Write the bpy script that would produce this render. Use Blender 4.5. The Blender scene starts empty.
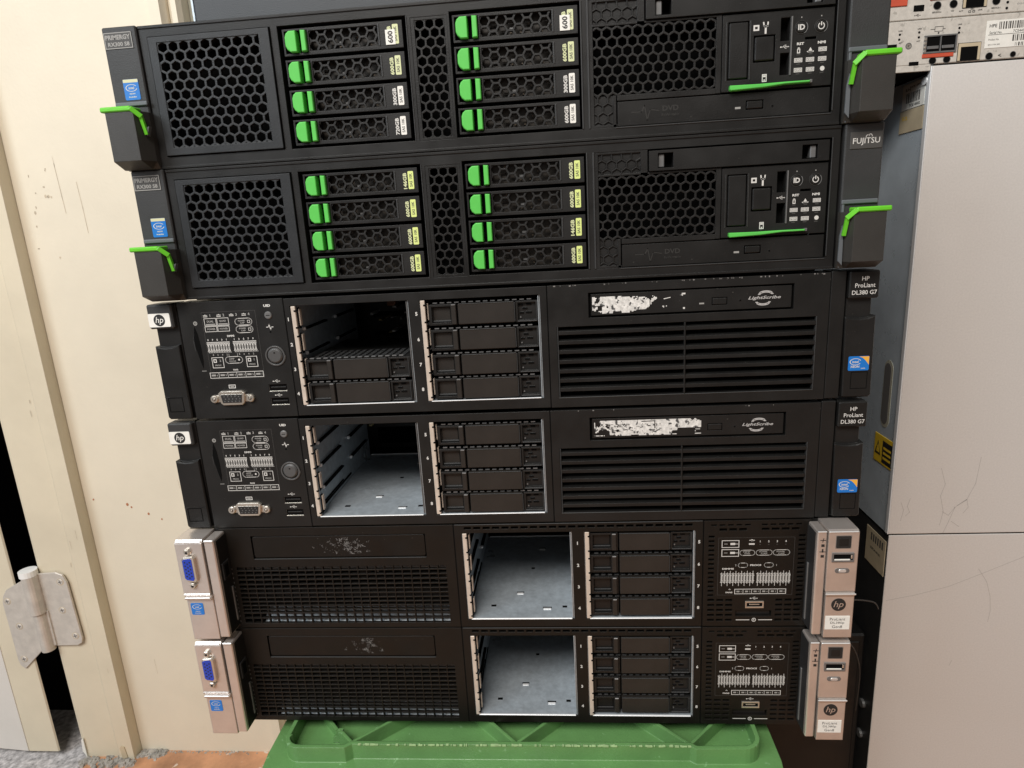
import bpy, math, random
from mathutils import Vector, noise
random.seed(7)
SC = bpy.context.scene
COL = SC.collection
MM = 0.001

# ------------------------------------------------------------------ materials
MATS = {}
def mat(name, col, rough=.5, metal=0., var=.0, vscale=60., bump=0., bscale=900., spec=.5, bevel=0., rvar=.0, speck=None, dust=0.):
    m = bpy.data.materials.new(name); m.use_nodes = True
    nt = m.node_tree; N = nt.nodes; L = nt.links
    b = N['Principled BSDF']
    b.inputs['Base Color'].default_value = (*col, 1)
    b.inputs['Roughness'].default_value = rough
    b.inputs['Metallic'].default_value = metal
    b.inputs['Specular IOR Level'].default_value = spec
    tc = N.new('ShaderNodeTexCoord')
    cur = None
    if var > 0:
        n = N.new('ShaderNodeTexNoise'); n.inputs['Scale'].default_value = vscale; n.inputs['Detail'].default_value = 5
        n.inputs['Roughness'].default_value = .62
        L.new(tc.outputs['Object'], n.inputs['Vector'])
        r = N.new('ShaderNodeMapRange'); r.inputs[1].default_value = .3; r.inputs[2].default_value = .7
        L.new(n.outputs['Fac'], r.inputs[0])
        mx = N.new('ShaderNodeMix'); mx.data_type = 'RGBA'
        mx.inputs[6].default_value = tuple(max(0, c*(1-var)) for c in col)+(1,)
        mx.inputs[7].default_value = tuple(min(1, c*(1+var)) for c in col)+(1,)
        L.new(r.outputs[0], mx.inputs[0]); cur = mx.outputs[2]
    if speck:
        scol, th, ss = speck
        n = N.new('ShaderNodeTexNoise'); n.inputs['Scale'].default_value = ss; n.inputs['Detail'].default_value = 3
        L.new(tc.outputs['Object'], n.inputs['Vector'])
        r = N.new('ShaderNodeMapRange'); r.inputs[1].default_value = th; r.inputs[2].default_value = th+.04
        L.new(n.outputs['Fac'], r.inputs[0])
        mx = N.new('ShaderNodeMix'); mx.data_type = 'RGBA'
        if cur: L.new(cur, mx.inputs[6])
        else: mx.inputs[6].default_value = (*col, 1)
        mx.inputs[7].default_value = (*scol, 1)
        L.new(r.outputs[0], mx.inputs[0]); cur = mx.outputs[2]
    if cur: L.new(cur, b.inputs['Base Color'])
    if rvar > 0:
        n = N.new('ShaderNodeTexNoise'); n.inputs['Scale'].default_value = 45; n.inputs['Detail'].default_value = 6
        L.new(tc.outputs['Object'], n.inputs['Vector'])
        r = N.new('ShaderNodeMapRange'); r.inputs[1].default_value = .3; r.inputs[2].default_value = .7
        r.inputs[3].default_value = max(.05, rough-rvar); r.inputs[4].default_value = min(1, rough+rvar)
        L.new(n.outputs['Fac'], r.inputs[0]); L.new(r.outputs[0], b.inputs['Roughness'])
    nrm = None
    if bevel > 0:
        bv = N.new('ShaderNodeBevel'); bv.samples = 4; bv.inputs['Radius'].default_value = bevel
        nrm = bv.outputs[0]
    if bump > 0:
        n = N.new('ShaderNodeTexNoise'); n.inputs['Scale'].default_value = bscale; n.inputs['Detail'].default_value = 2
        L.new(tc.outputs['Object'], n.inputs['Vector'])
        bp = N.new('ShaderNodeBump'); bp.inputs['Strength'].default_value = bump; bp.inputs['Distance'].default_value = .0006
        L.new(n.outputs['Fac'], bp.inputs['Height'])
        if nrm: L.new(nrm, bp.inputs['Normal'])
        nrm = bp.outputs[0]
    if nrm: L.new(nrm, b.inputs['Normal'])
    MATS[name] = m
    return m

mat('black', (.0105, .0102, .0098), .42, spec=.36, var=.25, vscale=25, bump=.18, bscale=1600, bevel=.0005, rvar=.1, speck=((.06, .057, .05), .73, 420))
mat('black_brown', (.0075, .0062, .005), .45, spec=.3, var=.25, vscale=25, bump=.18, bscale=1600, bevel=.0005, rvar=.1, speck=((.06, .055, .047), .74, 420))
mat('charcoal', (.032, .0325, .033), .5, spec=.4, var=.15, vscale=30, bump=.25, bscale=1800, bevel=.0006)
mat('grip_grey', (.036, .034, .031), .42, spec=.45, var=.15, vscale=30, bump=.25, bscale=1800, bevel=.0006)
mat('ledge_and_sheen', (.11, .12, .13), .4, bevel=.0005)  # ledge colour; also paints the light caught on the grip chamfers
mat('panel_blue_black', (.017, .0185, .0205), .45, spec=.4, var=.2, vscale=30, bump=.2, bscale=1600, bevel=.0006, rvar=.08)
mat('blank_brown', (.021, .018, .0155), .42, spec=.4, var=.18, vscale=40, bump=.2, bscale=1800, bevel=.0005)
mat('void', (.0025, .0025, .0025), .9, spec=.1)  # near-black; stands in for shade inside holes, slots and gaps
mat('chassis_steel', (.03, .03, .031), .5, metal=.3, var=.2)
mat('circuit', (.022, .017, .012), .4, var=.5, vscale=300, speck=((.16, .12, .08), .64, 330))
mat('latch_green', (.10, .52, .085), .38, var=.08, vscale=80, bevel=.0006)
mat('grip_green', (.13, .55, .025), .35, var=.08, vscale=80, bevel=.0006)
mat('galvanised', (.46, .51, .55), .38, metal=.45, var=.15, vscale=220, bump=.08, bscale=700, rvar=.12)
mat('galvanised_edge', (.8, .81, .82), .35, metal=.15, bevel=.0004)
mat('cage_strip', (.60, .515, .435), .4, metal=.15, var=.12, vscale=120, bevel=.0004)
mat('dim_steel', (.2, .2, .2), .4, metal=.5, var=.2)
mat('silver', (.66, .60, .555), .28, metal=.7, var=.08, vscale=50, bump=.1, bscale=2200, bevel=.0009)
mat('silver_bright', (.74, .73, .72), .4, metal=.6)  # brighter silver; its strips on the ears paint highlights
mat('connector_metal', (.62, .57, .5), .28, metal=.8, var=.1, bevel=.0005)
mat('vga_blue', (.015, .05, .42), .4)
mat('print_white', (.62, .61, .58), .6)
mat('print_grey', (.3, .295, .28), .6)
mat('residue_grey', (.11, .105, .1), .75, var=.5, vscale=600)
mat('print_mid', (.42, .41, .4), .6)
mat('fleck', (.2, .19, .18), .8)
mat('print_dim', (.055, .053, .05), .6)
mat('emboss', (.034, .033, .031), .42, bevel=.0003)
mat('sticker_white', (.78, .77, .72), .55, var=.05, vscale=200)
mat('sticker_worn', (.68, .67, .64), .7, var=.3, vscale=420, speck=((.07, .07, .07), .585, 330))
mat('sticker_yellow', (.68, .78, .26), .5, var=.05)
mat('sticker_pale_yellow', (.62, .66, .38), .5, var=.05)
mat('sticker_tan', (.5, .42, .29), .55, var=.1)
mat('print_black', (.015, .015, .015), .6)
mat('print_ink', (.07, .065, .06), .6, var=.3, vscale=300)
mat('chip_blue', (.012, .17, .56), .35, var=.08)
mat('chip_orange', (.8, .42, .06), .4)
mat('chip_cream', (.6, .58, .36), .4)
mat('wall_cream', (.715, .645, .515), .55, var=.06, vscale=6, bump=.25, bscale=260)
mat('casing_cream', (.66, .585, .445), .5, var=.07, vscale=9, bump=.12, bscale=200, bevel=.001)
mat('stain', (.50, .42, .31), .7, var=.3, vscale=80)
mat('rust_spot', (.42, .17, .08), .7)
mat('door_lit', (.68, .64, .59), .5, var=.05, vscale=10, bump=.1, bscale=200)  # paler tone paints the brighter side of the door leaf
mat('hinge_metal', (.62, .57, .51), .42, metal=.35, var=.12, vscale=70, bevel=.0008, bump=.1, bscale=500)
mat('hinge_cap', (.85, .84, .82), .4)
mat('unlit_black', (.004, .004, .004), .9, spec=.1)  # puts the darkness beyond the door gap into the colour
mat('grey_wall', (.12, .115, .11), .8)
mat('moulding_grey', (.40, .39, .31), .6, var=.08, vscale=20)
mat('floor_wood', (.47, .24, .13), .55, var=.35, vscale=22, bump=.4, bscale=120, speck=((.62, .52, .44), .64, 60))
mat('carpet', (.46, .44, .44), .95, var=.55, vscale=150, bump=1, bscale=260)
mat('mortar', (.33, .31, .28), .95, var=.5, vscale=90, bump=1, bscale=180)
mat('crate_green', (.12, .265, .088), .3, var=.16, vscale=18, bump=.25, bscale=500, bevel=.0012, rvar=.1, speck=((.2, .38, .17), .69, 150))
mat('crate_worn', (.34, .5, .24), .6, var=.3, vscale=200)
mat('enclosure_paint', (.68, .66, .635), .45, metal=.12, var=.05, vscale=600, bump=.12, bscale=1500, bevel=.001, rvar=.06)
mat('enclosure_side', (.62, .70, .77), .33, metal=.3, var=.15, vscale=14, rvar=.1)
mat('controller_face', (.56, .53, .48), .5, metal=.1, var=.12, vscale=260, bevel=.0005, speck=((.4, .38, .34), .62, 240))
mat('red_tab', (.5, .075, .035), .5, var=.1)
mat('case_slate', (.028, .032, .037), .5, var=.15, vscale=20, bump=.3, bscale=1200, bevel=.0008)
mat('scratch', (.47, .445, .42), .6)
mat('warning_yellow', (.75, .5, .03), .5)
mat('button_grey', (.1, .1, .1), .35, metal=.3, bevel=.0008)
mat('cable_grey', (.02, .02, .02), .6)
mat('pcb_tan', (.3, .24, .11), .5, var=.3, vscale=300)
mat('copper_brown', (.25, .1, .05), .4, metal=.3)

# ------------------------------------------------------------------ mesh builder (millimetres, front = -y)
_TXT = {}
def text_geo(s, shear=0., bold=0.):
    k = (s, shear, bold)
    if k in _TXT: return _TXT[k]
    cu = bpy.data.curves.new('t', 'FONT'); cu.body = s; cu.size = 1; cu.resolution_u = 2; cu.shear = shear; cu.offset = bold
    cu.align_x = 'LEFT'; cu.fill_mode = 'BOTH'
    ob = bpy.data.objects.new('t', cu); COL.objects.link(ob)
    dg = bpy.context.evaluated_depsgraph_get()
    me = bpy.data.meshes.new_from_object(ob.evaluated_get(dg))
    v = [tuple(x.co) for x in me.vertices]; f = [tuple(p.vertices) for p in me.polygons]
    bpy.data.objects.remove(ob); bpy.data.curves.remove(cu); bpy.data.meshes.remove(me)
    _TXT[k] = (v, f); return _TXT[k]

class M:
    def __init__(s, default='black'):
        s.v = []; s.f = []; s.mi = []; s.mats = []; s.d = default; s.smooth = []
    def _m(s, m):
        m = m or s.d
        if m not in s.mats: s.mats.append(m)
        return s.mats.index(m)
    def add(s, vs, fs, m=None, smooth=False):
        o = len(s.v); s.v += vs; i = s._m(m)
        for f in fs: s.f.append(tuple(a+o for a in f)); s.mi.append(i); s.smooth.append(smooth)
    def box(s, x0, x1, y0, y1, z0, z1, m=None, c=0.):
        if c <= 0:
            vs = [(x, y, z) for x in (x0, x1) for y in (y0, y1) for z in (z0, z1)]
            s.add(vs, [(0, 1, 3, 2), (4, 6, 7, 5), (0, 4, 5, 1), (2, 3, 7, 6), (0, 2, 6, 4), (1, 5, 7, 3)], m); return
        cx, cy, cz = (x0+x1)/2, (y0+y1)/2, (z0+z1)/2
        X, Y, Z = abs(x1-x0)/2, abs(y1-y0)/2, abs(z1-z0)/2
        c = min(c, X*.9, Y*.9, Z*.9)
        vs = []; ix = {}
        for sx in (-1, 1):
            for sy in (-1, 1):
                for sz in (-1, 1):
                    for a, (p, q, r) in enumerate(((X, Y-c, Z-c), (X-c, Y, Z-c), (X-c, Y-c, Z))):
                        ix[sx, sy, sz, a] = len(vs); vs.append((cx+sx*p, cy+sy*q, cz+sz*r))
        fs = []
        for t in (-1, 1):
            fs.append([ix[t, a, b, 0] for a, b in ((-1, -1), (1, -1), (1, 1), (-1, 1))])
            fs.append([ix[a, t, b, 1] for a, b in ((-1, -1), (1, -1), (1, 1), (-1, 1))])
            fs.append([ix[a, b, t, 2] for a, b in ((-1, -1), (1, -1), (1, 1), (-1, 1))])
        for a in (-1, 1):
            for b in (-1, 1):
                fs.append([ix[a, b, -1, 0], ix[a, b, 1, 0], ix[a, b, 1, 1], ix[a, b, -1, 1]])
                fs.append([ix[a, -1, b, 0], ix[a, 1, b, 0], ix[a, 1, b, 2], ix[a, -1, b, 2]])
                fs.append([ix[-1, a, b, 1], ix[1, a, b, 1], ix[1, a, b, 2], ix[-1, a, b, 2]])
                for t in (-1, 1): fs.append([ix[a, b, t, 0], ix[a, b, t, 1], ix[a, b, t, 2]])
        s.add(vs, fs, m)
    def prism(s, poly, y0, y1, m=None, c=0.):
        n = len(poly)
        if c > 0:
            cx = sum(p[0] for p in poly)/n; cz = sum(p[1] for p in poly)/n
            inn = []
            for i in range(n):
                p = Vector(poly[i]); a = (p-Vector(poly[i-1])).normalized(); b = (Vector(poly[(i+1) % n])-p).normalized()
                na = Vector((a.y, -a.x)); nb = Vector((b.y, -b.x))
                w = (na+nb); w = w.normalized() if w.length > 1e-6 else na
                if w.dot(p-Vector((cx, cz))) > 0: w = -w
                inn.append(p+w*c)
            vs = [(p[0], y0, p[1]) for p in inn]+[(p[0], y0+c, p[1]) for p in poly]+[(p[0], y1, p[1]) for p in poly]
            fs = [tuple(range(n)), tuple(range(3*n-1, 2*n-1, -1))]
            for k in (0, 1): fs += [(k*n+i, k*n+(i+1) % n, (k+1)*n+(i+1) % n, (k+1)*n+i) for i in range(n)]
        else:
            vs = [(p[0], y0, p[1]) for p in poly]+[(p[0], y1, p[1]) for p in poly]
            fs = [tuple(range(n)), tuple(range(2*n-1, n-1, -1))]+[(i, (i+1) % n, n+(i+1) % n, n+i) for i in range(n)]
        s.add(vs, fs, m)
    def cyl(s, cx, cz, r, y0, y1, m=None, n=20, rz=None, c=0.):
        rz = rz or r
        s.prism([(cx+r*math.cos(2*math.pi*i/n), cz+rz*math.sin(2*math.pi*i/n)) for i in range(n)], y0, y1, m, c)
    def ring(s, cx, cz, r0, r1, y0, y1, m=None, n=24, k=1., a0=0., a1=360.):
        full = abs(a1-a0) >= 360
        cnt = n if full else n+1
        vs = []
        for i in range(cnt):
            a = math.radians(a0+(a1-a0)*i/n); c, q = math.cos(a), math.sin(a)
            vs += [(cx+r0*c, y0, cz+r0*q*k), (cx+r1*c, y0, cz+r1*q*k), (cx+r1*c, y1, cz+r1*q*k), (cx+r0*c, y1, cz+r0*q*k)]
        fs = []
        for i in range(n):
            j = (i+1) % cnt
            for a in range(4): fs.append((4*i+a, 4*i+(a+1) % 4, 4*j+(a+1) % 4, 4*j+a))
        s.add(vs, fs, m)
    def line(s, pts, w, y, m=None, closed=False):
        P = [Vector(p) for p in pts]
        if closed: P.append(P[0])
        for a, b in zip(P, P[1:]):
            d = (b-a)
            if d.length < 1e-6: continue
            d.normalize(); q = Vector((-d.y, d.x))*w/2; e = d*w/2
            c = [a-e+q, b+e+q, b+e-q, a-e-q]
            s.add([(p.x, y, p.y) for p in c], [(0, 1, 2, 3)], m)
    def rect(s, x0, x1, z0, z1, w, y, m=None):      # printed outline
        for a, b, c, d in ((x0, x1, z1-w, z1), (x0, x1, z0, z0+w), (x0, x0+w, z0+w, z1-w), (x1-w, x1, z0+w, z1-w)):
            s.flat(a, b, c, d, y, m)
    def pill(s, x0, x1, z0, z1, w, y, m=None):
        r = (z1-z0)/2; pts = []
        for k in range(9): a = math.pi/2+math.pi*k/8; pts.append((x0+r+r*math.cos(a), z0+r+r*math.sin(a)))
        for k in range(9): a = -math.pi/2+math.pi*k/8; pts.append((x1-r+r*math.cos(a), z0+r+r*math.sin(a)))
        s.line(pts, w, y, m, True)
    def flat(s, x0, x1, z0, z1, y, m=None):
        s.add([(x0, y, z0), (x1, y, z0), (x1, y, z1), (x0, y, z1)], [(0, 1, 2, 3)], m)
    def text(s, t, x, z, h, y, m=None, rot=0, width=None, shear=0., bold=0., center=True):
        v, f = text_geo(t, shear, bold)
        if not v: return
        xs = [p[0] for p in v]; zs = [p[1] for p in v]
        w = max(xs)-min(xs); hh = max(zs)-min(zs)
        k = h/max(hh, 1e-6); kx = (width/w) if width else k
        ox = (min(xs)+max(xs))/2 if center else min(xs); oz = (min(zs)+max(zs))/2
        r = math.radians(rot); c, q = math.cos(r), math.sin(r); out = []
        for p in v:
            a = (p[0]-ox)*kx; b = (p[1]-oz)*k
            out.append((x+a*c-b*q, y, z+a*q+b*c))
        s.add(out, f, m)
    def plate(s, rect, holes, y0, y1, m=None, back=False):     # flat plate with rectangular holes, real thickness
        x0, x1, z0, z1 = rect
        R = lambda a: round(a, 4)
        xs = sorted({R(x0), R(x1)}|{R(min(max(h[k], x0), x1)) for h in holes for k in (0, 1)})
        zs = sorted({R(z0), R(z1)}|{R(min(max(h[k], z0), z1)) for h in holes for k in (2, 3)})
        nx, nz = len(xs)-1, len(zs)-1
        g = [[True]*nz for _ in range(nx)]
        for h in holes:
            for i in range(nx):
                mx = (xs[i]+xs[i+1])/2
                if h[0] < mx < h[1]:
                    for j in range(nz):
                        if h[2] < (zs[j]+zs[j+1])/2 < h[3]: g[i][j] = False
        vid = {}; vs = []; fs = []
        def V(i, j, k):
            if (i, j, k) not in vid: vid[i, j, k] = len(vs); vs.append((xs[i], (y0, y1)[k], zs[j]))
            return vid[i, j, k]
        E = lambda i, j: 0 <= i < nx and 0 <= j < nz and g[i][j]
        for i in range(nx):
            for j in range(nz):
                if not g[i][j]: continue
                fs.append((V(i, j, 0), V(i+1, j, 0), V(i+1, j+1, 0), V(i, j+1, 0)))
                if back: fs.append((V(i, j, 1), V(i, j+1, 1), V(i+1, j+1, 1), V(i+1, j, 1)))
                if not E(i-1, j): fs.append((V(i, j, 0), V(i, j+1, 0), V(i, j+1, 1), V(i, j, 1)))
                if not E(i+1, j): fs.append((V(i+1, j, 0), V(i+1, j, 1), V(i+1, j+1, 1), V(i+1, j+1, 0)))
                if not E(i, j-1): fs.append((V(i, j, 0), V(i, j, 1), V(i+1, j, 1), V(i+1, j, 0)))
                if not E(i, j+1): fs.append((V(i, j+1, 0), V(i+1, j+1, 0), V(i+1, j+1, 1), V(i, j+1, 1)))
        s.add(vs, fs, m)
    def hexes(s, rect, x0, z0, px, pz, k, y0, y1, m=None, flat=False, start=0):
        # perforated sheet: hexagonal lattice clipped to rect; k = hole size / cell size
        import bmesh
        X0, X1, Z0, Z1 = rect
        bm = bmesh.new()
        if not flat:
            cell = [(0, pz*2/3), (px/2, pz/3), (px/2, -pz/3), (0, -pz*2/3), (-px/2, -pz/3), (-px/2, pz/3)]
        else:
            cell = [(px*2/3, 0), (px/3, pz/2), (-px/3, pz/2), (-px*2/3, 0), (-px/3, -pz/2), (px/3, -pz/2)]
        ni = int((X1-X0)/px)+4; nj = int((Z1-Z0)/pz)+4
        for i in range(-2, ni):
            for j in range(-2, nj):
                if not flat: cx = x0+px*i+(px/2 if (j+start) % 2 else 0); cz = z0-pz*j
                else: cx = x0+px*i; cz = z0-pz*j-(pz/2 if (i+start) % 2 else 0)
                if cx < X0-px or cx > X1+px or cz < Z0-pz or cz > Z1+pz: continue
                o = [bm.verts.new((cx+a, y0, cz+b)) for a, b in cell]
                n_ = [bm.verts.new((cx+a*k, y0, cz+b*k)) for a, b in cell]
                d = [bm.verts.new((cx+a*k, y1, cz+b*k)) for a, b in cell]
                for t in range(6):
                    u = (t+1) % 6
                    bm.faces.new((o[t], o[u], n_[u], n_[t])); bm.faces.new((n_[t], n_[u], d[u], d[t]))
        for co, no in (((X0, 0, 0), (-1, 0, 0)), ((X1, 0, 0), (1, 0, 0)), ((0, 0, Z0), (0, 0, -1)), ((0, 0, Z1), (0, 0, 1))):
            bmesh.ops.bisect_plane(bm, geom=bm.verts[:]+bm.edges[:]+bm.faces[:], plane_co=co, plane_no=no, clear_outer=True)
        bm.verts.index_update()
        vs = [tuple(v.co) for v in bm.verts]; fs = [tuple(v.index for v in f.verts) for f in bm.faces]
        bm.free(); s.add(vs, fs, m)
    def tube(s, pts, r, m=None, n=8, square=False):
        P = [Vector(p) for p in pts]; vs = []; fs = []
        for i, p in enumerate(P):
            t = (P[min(i+1, len(P)-1)]-P[max(i-1, 0)]).normalized()
            up = Vector((0, 0, 1)) if abs(t.z) < .9 else Vector((0, 1, 0))
            a = t.cross(up).normalized(); b = t.cross(a)
            for k in range(n):
                g = 2*math.pi*(k+(.5 if square else 0))/n; vs.append(tuple(p+a*r*math.cos(g)+b*r*math.sin(g)))
        for i in range(len(P)-1):
            for k in range(n): fs.append((i*n+k, i*n+(k+1) % n, (i+1)*n+(k+1) % n, (i+1)*n+k))
        fs += [tuple(range(n)), tuple(range((len(P)-1)*n, len(P)*n))]
        s.add(vs, fs, m, smooth=not square)
    def extr(s, poly, axis, a, b, m=None):        # polygon extruded along x or z: poly in (y,z) or (x,y)
        n = len(poly)
        if axis == 'x': P = lambda p, t: (t, p[0], p[1])
        else: P = lambda p, t: (p[0], p[1], t)
        vs = [P(p, a) for p in poly]+[P(p, b) for p in poly]
        s.add(vs, [tuple(range(n)), tuple(range(2*n-1, n-1, -1))]+[(i, (i+1) % n, n+(i+1) % n, n+i) for i in range(n)], m)
    def mesh(s, name):
        import bmesh
        me = bpy.data.meshes.new(name)
        me.from_pydata([(a*MM, b*MM, c*MM) for a, b, c in s.v], [], s.f)
        for k in s.mats: me.materials.append(MATS[k])
        for p, i, sm in zip(me.polygons, s.mi, s.smooth): p.material_index = i; p.use_smooth = sm
        bm = bmesh.new(); bm.from_mesh(me); bmesh.ops.recalc_face_normals(bm, faces=bm.faces[:]); bm.to_mesh(me); bm.free()
        me.update(); return me

def rr(x0, x1, z0, z1, r, n=4):
    out = []
    for cx, cz, a in ((x1-r, z1-r, 0), (x0+r, z1-r, 90), (x0+r, z0+r, 180), (x1-r, z0+r, 270)):
        for k in range(n+1):
            t = math.radians(a+90*k/n); out.append((cx+r*math.cos(t), cz+r*math.sin(t)))
    return out

def part(name, m, parent=None, loc=(0, 0, 0)):
    me = m if isinstance(m, bpy.types.Mesh) else m.mesh(name)
    o = bpy.data.objects.new(name, me); COL.objects.link(o)
    o.location = tuple(a*MM for a in loc)
    if parent: o.parent = parent
    return o
def thing(name, label, cat, loc=(0, 0, 0), group=None):
    o = bpy.data.objects.new(name, None); COL.objects.link(o); o.empty_display_size = .05
    o.location = tuple(a*MM for a in loc); tag(o, label, cat, group); return o
def tag(o, label, cat, group=None, kind=None):
    o['label'] = label
    if cat: o['category'] = cat
    if group: o['group'] = group
    if kind: o['kind'] = kind
def struct(name, m, label=None):
    o = part(name, m); o['kind'] = 'structure'
    if label: o['label'] = label
    return o

# ------------------------------------------------------------------ small shared pieces
def chip_sticker(parent, x0, x1, z0, z1, y, top=None, swoosh=False):
    m = M('chip_blue')
    m.prism(rr(x0, x1, z0, z1, .8, 2), y-.25, y, 'chip_blue')
    cx = (x0+x1)/2; w = x1-x0; h = z1-z0; f = y-.32
    if top: m.flat(x0+.2, x1-.2, z1-h*.16, z1-.1, f, top)
    if swoosh:
        m.add([(x1-.2, f, z1-.2), (x0+w*.5, f, z1-.2), (x0+w*.68, f, z1-h*.12), (x0+w*.82, f, z1-h*.3), (x0+w*.93, f, z1-h*.5), (x1-.2, f, z1-h*.62)], [(0, 1, 2, 3, 4, 5)], 'chip_orange')
        m.ring(x0+w*.34, z0+h*.62, w*.24, w*.28, f, f+.05, 'print_white', k=.62, a0=20, a1=330)
        m.text('intel', x0+w*.34, z0+h*.62, h*.18, f-.02, 'print_white', bold=.02)
        m.text('XEON', x0+w*.32, z0+h*.28, h*.16, f-.02, 'print_white', bold=.03)
        m.text('inside', x0+w*.72, z0+h*.16, h*.09, f-.02, 'print_white', bold=.02)
    else:
        zc = z0+h*(.58 if top else .68)
        m.ring(cx, zc, w*.33, w*.38, f, f+.05, 'print_white', k=.55, a0=30, a1=345)
        m.text('intel', cx, zc, h*.13, f-.02, 'print_white', bold=.02)
        m.text('XEON', cx, z0+h*.3, h*.07, f-.02, 'print_white', width=w*.38, bold=.03)
        m.text('inside', cx, z0+h*.15, h*.07, f-.02, 'print_white', width=w*.5, bold=.03)
    return part('processor_sticker', m, parent)

def usb_glyph(m, x, z, w, y, c='print_white', vert=False):
    m.line([(x-w/2, z), (x+w/2, z)], w*.08, y, c); m.cyl(x-w/2, z, w*.1, y-.02, y, c, 8)
    m.line([(x-w*.2, z), (x, z+w*.2), (x+w*.15, z+w*.2)], w*.07, y, c)
    m.line([(x-w*.05, z), (x+w*.12, z-w*.2), (x+w*.25, z-w*.2)], w*.07, y, c)
    m.flat(x+w*.12, x+w*.24, z+w*.13, z+w*.27, y, c)
    m.add([(x+w/2, y, z+w*.1), (x+w/2, y, z-w*.1), (x+w*.68, y, z)], [(0, 1, 2)], c)

def residue(x0, x1, z0, z1, y, dens, seed, cell=.6, mat_='sticker_worn'):
    m = M(mat_)
    nx = int((x1-x0)/cell); nz = int((z1-z0)/cell)
    for i in range(nx):
        for j in range(nz):
            u = i/nx; t = j/nz
            n = noise.fractal(Vector((i*.09+seed, j*.13, seed*1.7)), 1.0, 2.1, 5)
            n2 = noise.noise(Vector((i*.45, j*.45+seed, 3.3)))
            if n+.35*n2 < dens(u, t): continue
            a = x0+i*cell; b = z0+j*cell
            m.flat(a, a+cell*1.02, b, b+cell*1.02, y)
    return m

# ------------------------------------------------------------------ server with green drive latches
def drive_meshes():
    b = M('black')       # tray: frame with a perforated middle and a plain right bezel
    b.plate((0, 77.6, 0, 15.7), [(1.2, 16.2, 1.4, 14.5), (17.2, 61.6, 2.2, 13.9)], 0, 6)
    b.hexes((17.2, 61.6, 2.2, 13.9), 19.8, 11.2, 5.35, 6.3, .80, .5, 2.6, 'black', flat=True)
    b.flat(1.2, 16.2, 1.4, 14.5, 5.5, 'void')
    b.box(62.0, 62.8, -.3, .5, 1.8, 14.2, 'charcoal')
    b.box(0, 77.6, 12, 60, 0.2, 15.5, 'void')
    b.flat(17.2, 61.6, 2.2, 13.9, 5.6, 'circuit')
    for k in range(9):
        x = 19+random.random()*38; z = 3.5+random.random()*8
        b.box(x, x+1+random.random()*3, 4.2, 5.5, z, z+.8+random.random()*1.2, random.choice(['circuit', 'dim_steel', 'circuit']))
    l = M('latch_green')
    l.prism([(2.1, 5.4), (3.2, 3.2), (5.2, 1.7), (9.4, 1.7), (9.4, 14.1), (4.9, 14.1), (3.0, 12.6), (2.1, 10.4)], -2.6, 4, c=.5)
    l.prism([(12.3, 1.7), (15.6, 1.9), (15.6, 14.0), (12.3, 14.3)], -2.4, 4, c=.6)
    return b.mesh('hard_drive'), l.mesh('release_latch')
DRV, LAT = drive_meshes()
LBL = {}
def capacity_label(cap, tagm, white):
    k = (cap, tagm, white)
    if k not in LBL:
        m = M(tagm)
        m.prism(rr(71.2, 74.9, 2.3, 13.6, .4, 1), -.22, 0, tagm)
        m.text('SAS 10K', 73.0, 8, 1.9, -.27, 'print_ink', rot=90, width=8.6, bold=.02)
        m.text(cap, 69.0, 7.6, 2.5, -.1, 'sticker_pale_yellow' if 'yellow' in tagm else 'print_white', rot=90, width=10.2, bold=.035)
        if white:
            m.box(66.6, 72.8, -.5, -.25, 2.0, 10.6, 'sticker_white')
            m.text('600', 69.7, 6.3, 3.4, -.55, 'print_black', rot=90, width=7, bold=.03)
        LBL[k] = m.mesh('capacity_label')
    return LBL[k]

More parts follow.
